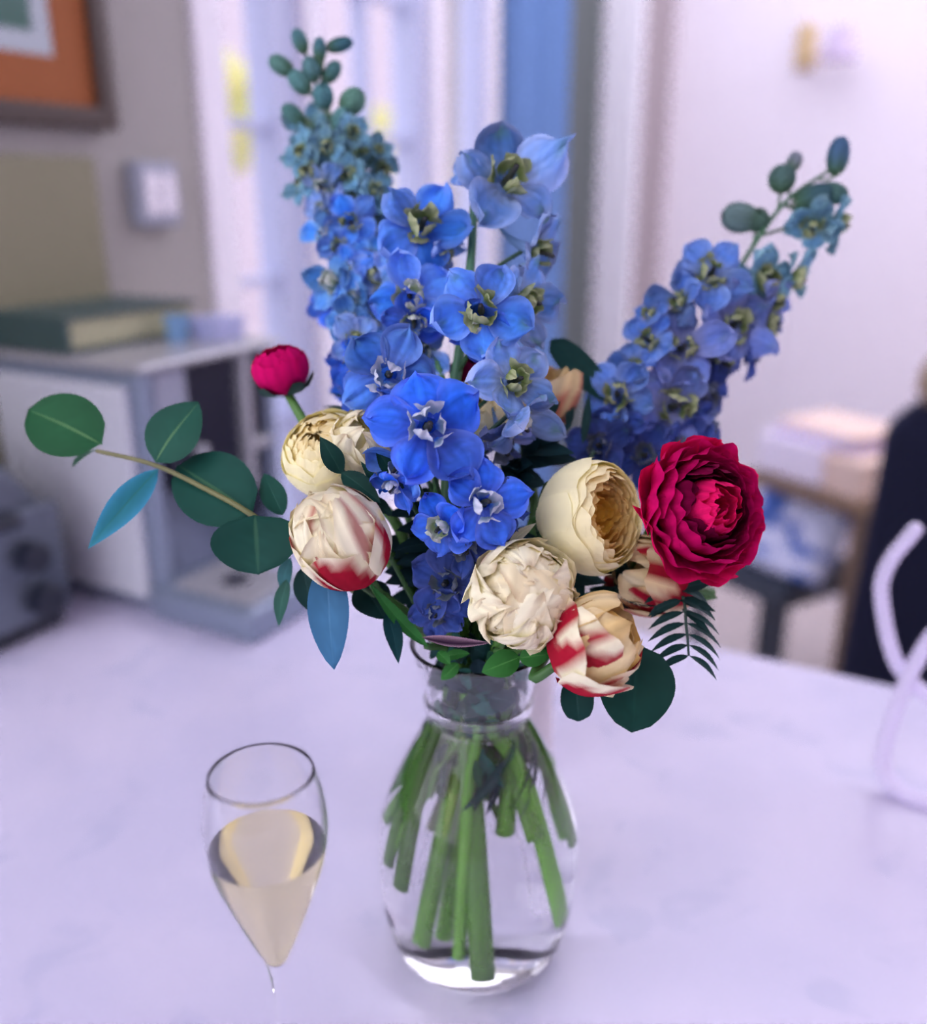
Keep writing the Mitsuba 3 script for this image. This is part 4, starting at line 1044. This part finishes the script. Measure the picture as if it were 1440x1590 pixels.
kt = thing('tall_leaf_spray', 'dark green broad leaf spray standing up between the central and right spikes', 'foliage')
stem(kt, in_vase(pix(940, 618, 0.625), [pix(890, 760, 0.615), pix(800, 930, 0.60)], 8), 0.0016, 0.0026)
leaf(kt, pix(946, 622, 0.622), pix(856, 528, 0.628), 50 / 1440 * .62, cdir(-0.3, 0.5, 0.8), c_in=lin(18, 60, 54), c_mid=lin(20, 56, 52), shape='blunt', bend=0.03, fold=0.2, label='broad dark leaf')
for a, b, w, n in [((880, 672, .61), (884, 596, .615), 16, (0.5, 0, 1)), ((832, 660, .60), (872, 612, .605), 30, (0, 0.5, 1)), ((905, 690, .60), (915, 610, .615), 14, (0, 0, 1)), ((545, 640, .61), (498, 633, .615), 12, (0, 1, 0.6)), ((550, 628, .61), (508, 610, .615), 10, (0, 1, 0.6))]:
    leaf(kt, pix(*a), pix(*b), w / 1440 * a[2], cdir(*n), c_in=lin(20, 54, 50), shape='lance', seed=a[0])

# ruscus sprigs that fill the bouquet
kq = thing('ruscus_sprig', 'pointed dark green ruscus leaves across the cream blooms on the left', 'foliage')
stem(kq, in_vase(pix(512, 700, 0.548), [pix(560, 775, 0.548), pix(625, 900, 0.575)], 3), 0.0011, 0.0022, c0=lin(46, 84, 60))
for a, b, w, n in [((531, 736, .543), (497, 678, .538), 34, (0.2, 0.1, 1)), ((530, 733, .543), (592, 782, .535), 36, (0.0, 0.5, 1)), ((613, 741, .535), (583, 697, .530), 26, (0.3, 0.2, 1)), ((535, 735, .545), (502, 682, .55), 10, (0, 0.3, 1)), ((590, 760, .545), (560, 716, .545), 14, (0.2, 0.2, 1)), ((575, 775, .55), (610, 800, .545), 22, (0, 0.4, 1))]:
    leaf(kq, pix(*a), pix(*b), w / 1440 * a[2], cdir(*n), c_in=lin(17, 56, 46), c_edge=lin(14, 46, 42), shape='lance', bend=0.06, seed=a[0] + b[0])

rf = random.Random(7)
for j, (lab, pts, bt) in enumerate([('dense dark foliage sprig deep between the central florets and the cream rose', [(700, 760), (790, 740), (850, 700), (830, 780), (770, 850), (720, 880), (850, 850), (800, 700), (870, 650), (890, 690), (845, 740), (815, 745)], 17),
                                    ('dark foliage sprig under the blue florets above the vase rim', [(640, 790), (610, 850), (640, 900), (660, 960), (720, 960), (600, 800), (620, 930), (700, 900), (740, 900), (655, 850), (620, 880), (590, 880)], 15),
                                    ('dark foliage sprig behind the front tulips on the right', [(870, 880), (920, 900), (960, 880), (890, 940), (1000, 850), (850, 960), (1020, 920), (940, 850), (880, 800), (905, 960), (980, 930), (860, 900)], 19)]):
    k = thing('ruscus_sprig', lab, 'foliage')
    cx0 = np.mean([p[0] for p in pts])
    hub = [pix(cx0, 700, 0.60), pix((cx0 + 745) / 2, 860, 0.595)]
    path = in_vase(hub[0], hub[1:], bt)
    stem(k, path, 0.0012, 0.0024, c0=lin(30, 60, 48))
    pth = catmull(path, 60)[:30]
    for i, (x, y) in enumerate(pts * 3):
        tip = pix(x + rf.uniform(-25, 25), y + rf.uniform(-25, 25), rf.uniform(0.568, 0.60))
        base = pth[int(np.argmin(np.linalg.norm(pth - tip, axis=1)))]
        dv = tip - base
        L = np.linalg.norm(dv)
        base = tip - dv / (L + 1e-9) * min(L, rf.uniform(0.028, 0.04))
        leaf(k, base, tip, rf.uniform(0.010, 0.016), cdir(rf.uniform(-.5, .5), rf.uniform(-0.2, .8), 1), c_in=lin(22, 54, 56) * rf.uniform(0.6, 1.1), shape='lance', seed=i + 90 * j)

# green leaves and loose bits at the rim
kg = thing('green_leaf_sprig', 'bright green small leaved sprig over the front of the vase rim', 'foliage')
stem(kg, in_vase(pix(806, 1024, 0.545), [pix(775, 1010, 0.56)], 9), 0.0012, 0.002, c0=lin(70, 120, 60))
G = lin(46, 108, 46)
for a, b, w, n in [((808, 1020, .545), (748, 1044, .540), 42, (0, 0.2, 1)), ((806, 1022, .545), (856, 1016, .542), 34, (0.1, 0.3, 1)), ((838, 1018, .545), (902, 988, .537), 16, (0, 0.6, 0.8)), ((680, 1012, .56), (700, 1032, .552), 18, (0, 0.3, 1)), ((712, 1030, .565), (685, 1056, .563), 22, (0, 0.3, 1)), ((690, 1020, .57), (730, 1015, .56), 18, (0, 0.5, 1))]:
    leaf(kg, pix(*a), pix(*b), w / 1440 * a[2], cdir(*n), c_in=G, c_mid=lin(96, 160, 84), shape='oval', seed=a[0])
kh = thing('tulip_leaf', 'long green tulip leaf curving out over the left of the rim', 'leaf')
m, c = leaf_mesh(pix(665, 1005, 0.565), pix(574, 905, 0.548), 24 / 1440 * .56, cdir(0.3, 0.4, 1), bend=-0.10, fold=0.35, shape='lance', c_in=lin(48, 112, 52), c_mid=lin(66, 132, 60))
obj('blade', m, 'leaf_waxy', kh, smooth=True, color=c)
stem(kh, in_vase(pix(662, 1003, 0.566), [], 0), 0.0022, 0.0026)
m, c = leaf_mesh(pix(655, 990, 0.553), pix(764, 998, 0.552), 26 / 1440 * .555, cdir(0, 0.9, 0.5), bend=-0.06, fold=0.25, shape='lance', c_in=lin(60, 40, 62), c_edge=lin(220, 180, 200), c_mid=lin(50, 36, 56))
solo('loose_petal', 'dark loose petal with pale pink edge lying across the vase rim', 'petal', m, 'petal_soft', smooth=True, color=c)
m, c = leaf_mesh(pix(790, 848, 0.553), pix(833, 812, 0.548), 16 / 1440 * .555, cdir(-0.2, 0.4, 1), bend=0.10, fold=0.2, shape='lance', c_in=lin(206, 206, 164), c_edge=lin(226, 222, 190))
obj('guard_petal', m, 'petal_soft', 'rose', smooth=True, color=c)
kn = thing('neck_foliage', 'short leafy stems crowded inside the glass neck of the vase', 'foliage')
rn = random.Random(3)
for i in range(190):
    a = rn.uniform(0, 6.28)
    low = i % 4 == 3
    z = rn.uniform(0.165, 0.188) if low else rn.uniform(0.205, 0.262)
    r = min(rn.uniform(0.014, 0.036), wall(z) - 0.006)
    a2, z2 = a + rn.uniform(-.9, .9), z + (rn.uniform(-0.045, -0.02) if low else rn.uniform(-0.022, 0.012))
    r2 = min(r, wall(z2) - 0.007)
    b = vpt(r * math.cos(a), r * math.sin(a), z)
    t_ = vpt(r2 * math.cos(a2), r2 * math.sin(a2), z2)
    leaf(kn, b, t_, rn.uniform(0.005, 0.008) if low else rn.uniform(0.009, 0.017), math.cos(a) * RGT + math.sin(a) * FLAT + [0, 0, 0.3], c_in=[lin(18, 58, 56), lin(28, 74, 48), lin(14, 40, 46), lin(40, 92, 82), lin(16, 46, 40)][i % 5], shape='lance', seed=i, nt=8)
for a0_, z0_, x1_, y1_, z1_, w_ in [(3.3, 0.185, -0.050, -0.008, 0.095, 0.020), (3.6, 0.18, -0.040, 0.010, 0.11, 0.016), (2.9, 0.185, -0.054, 0.004, 0.125, 0.014)]:
    leaf(kn, vpt(0.020 * math.cos(a0_), 0.022 * math.sin(a0_), z0_), vpt(x1_, y1_, z1_), w_, -0.5 * RGT - FLAT, c_in=lin(70, 130, 40), c_mid=lin(90, 148, 58), shape='lance', seed=int(w_ * 1000))
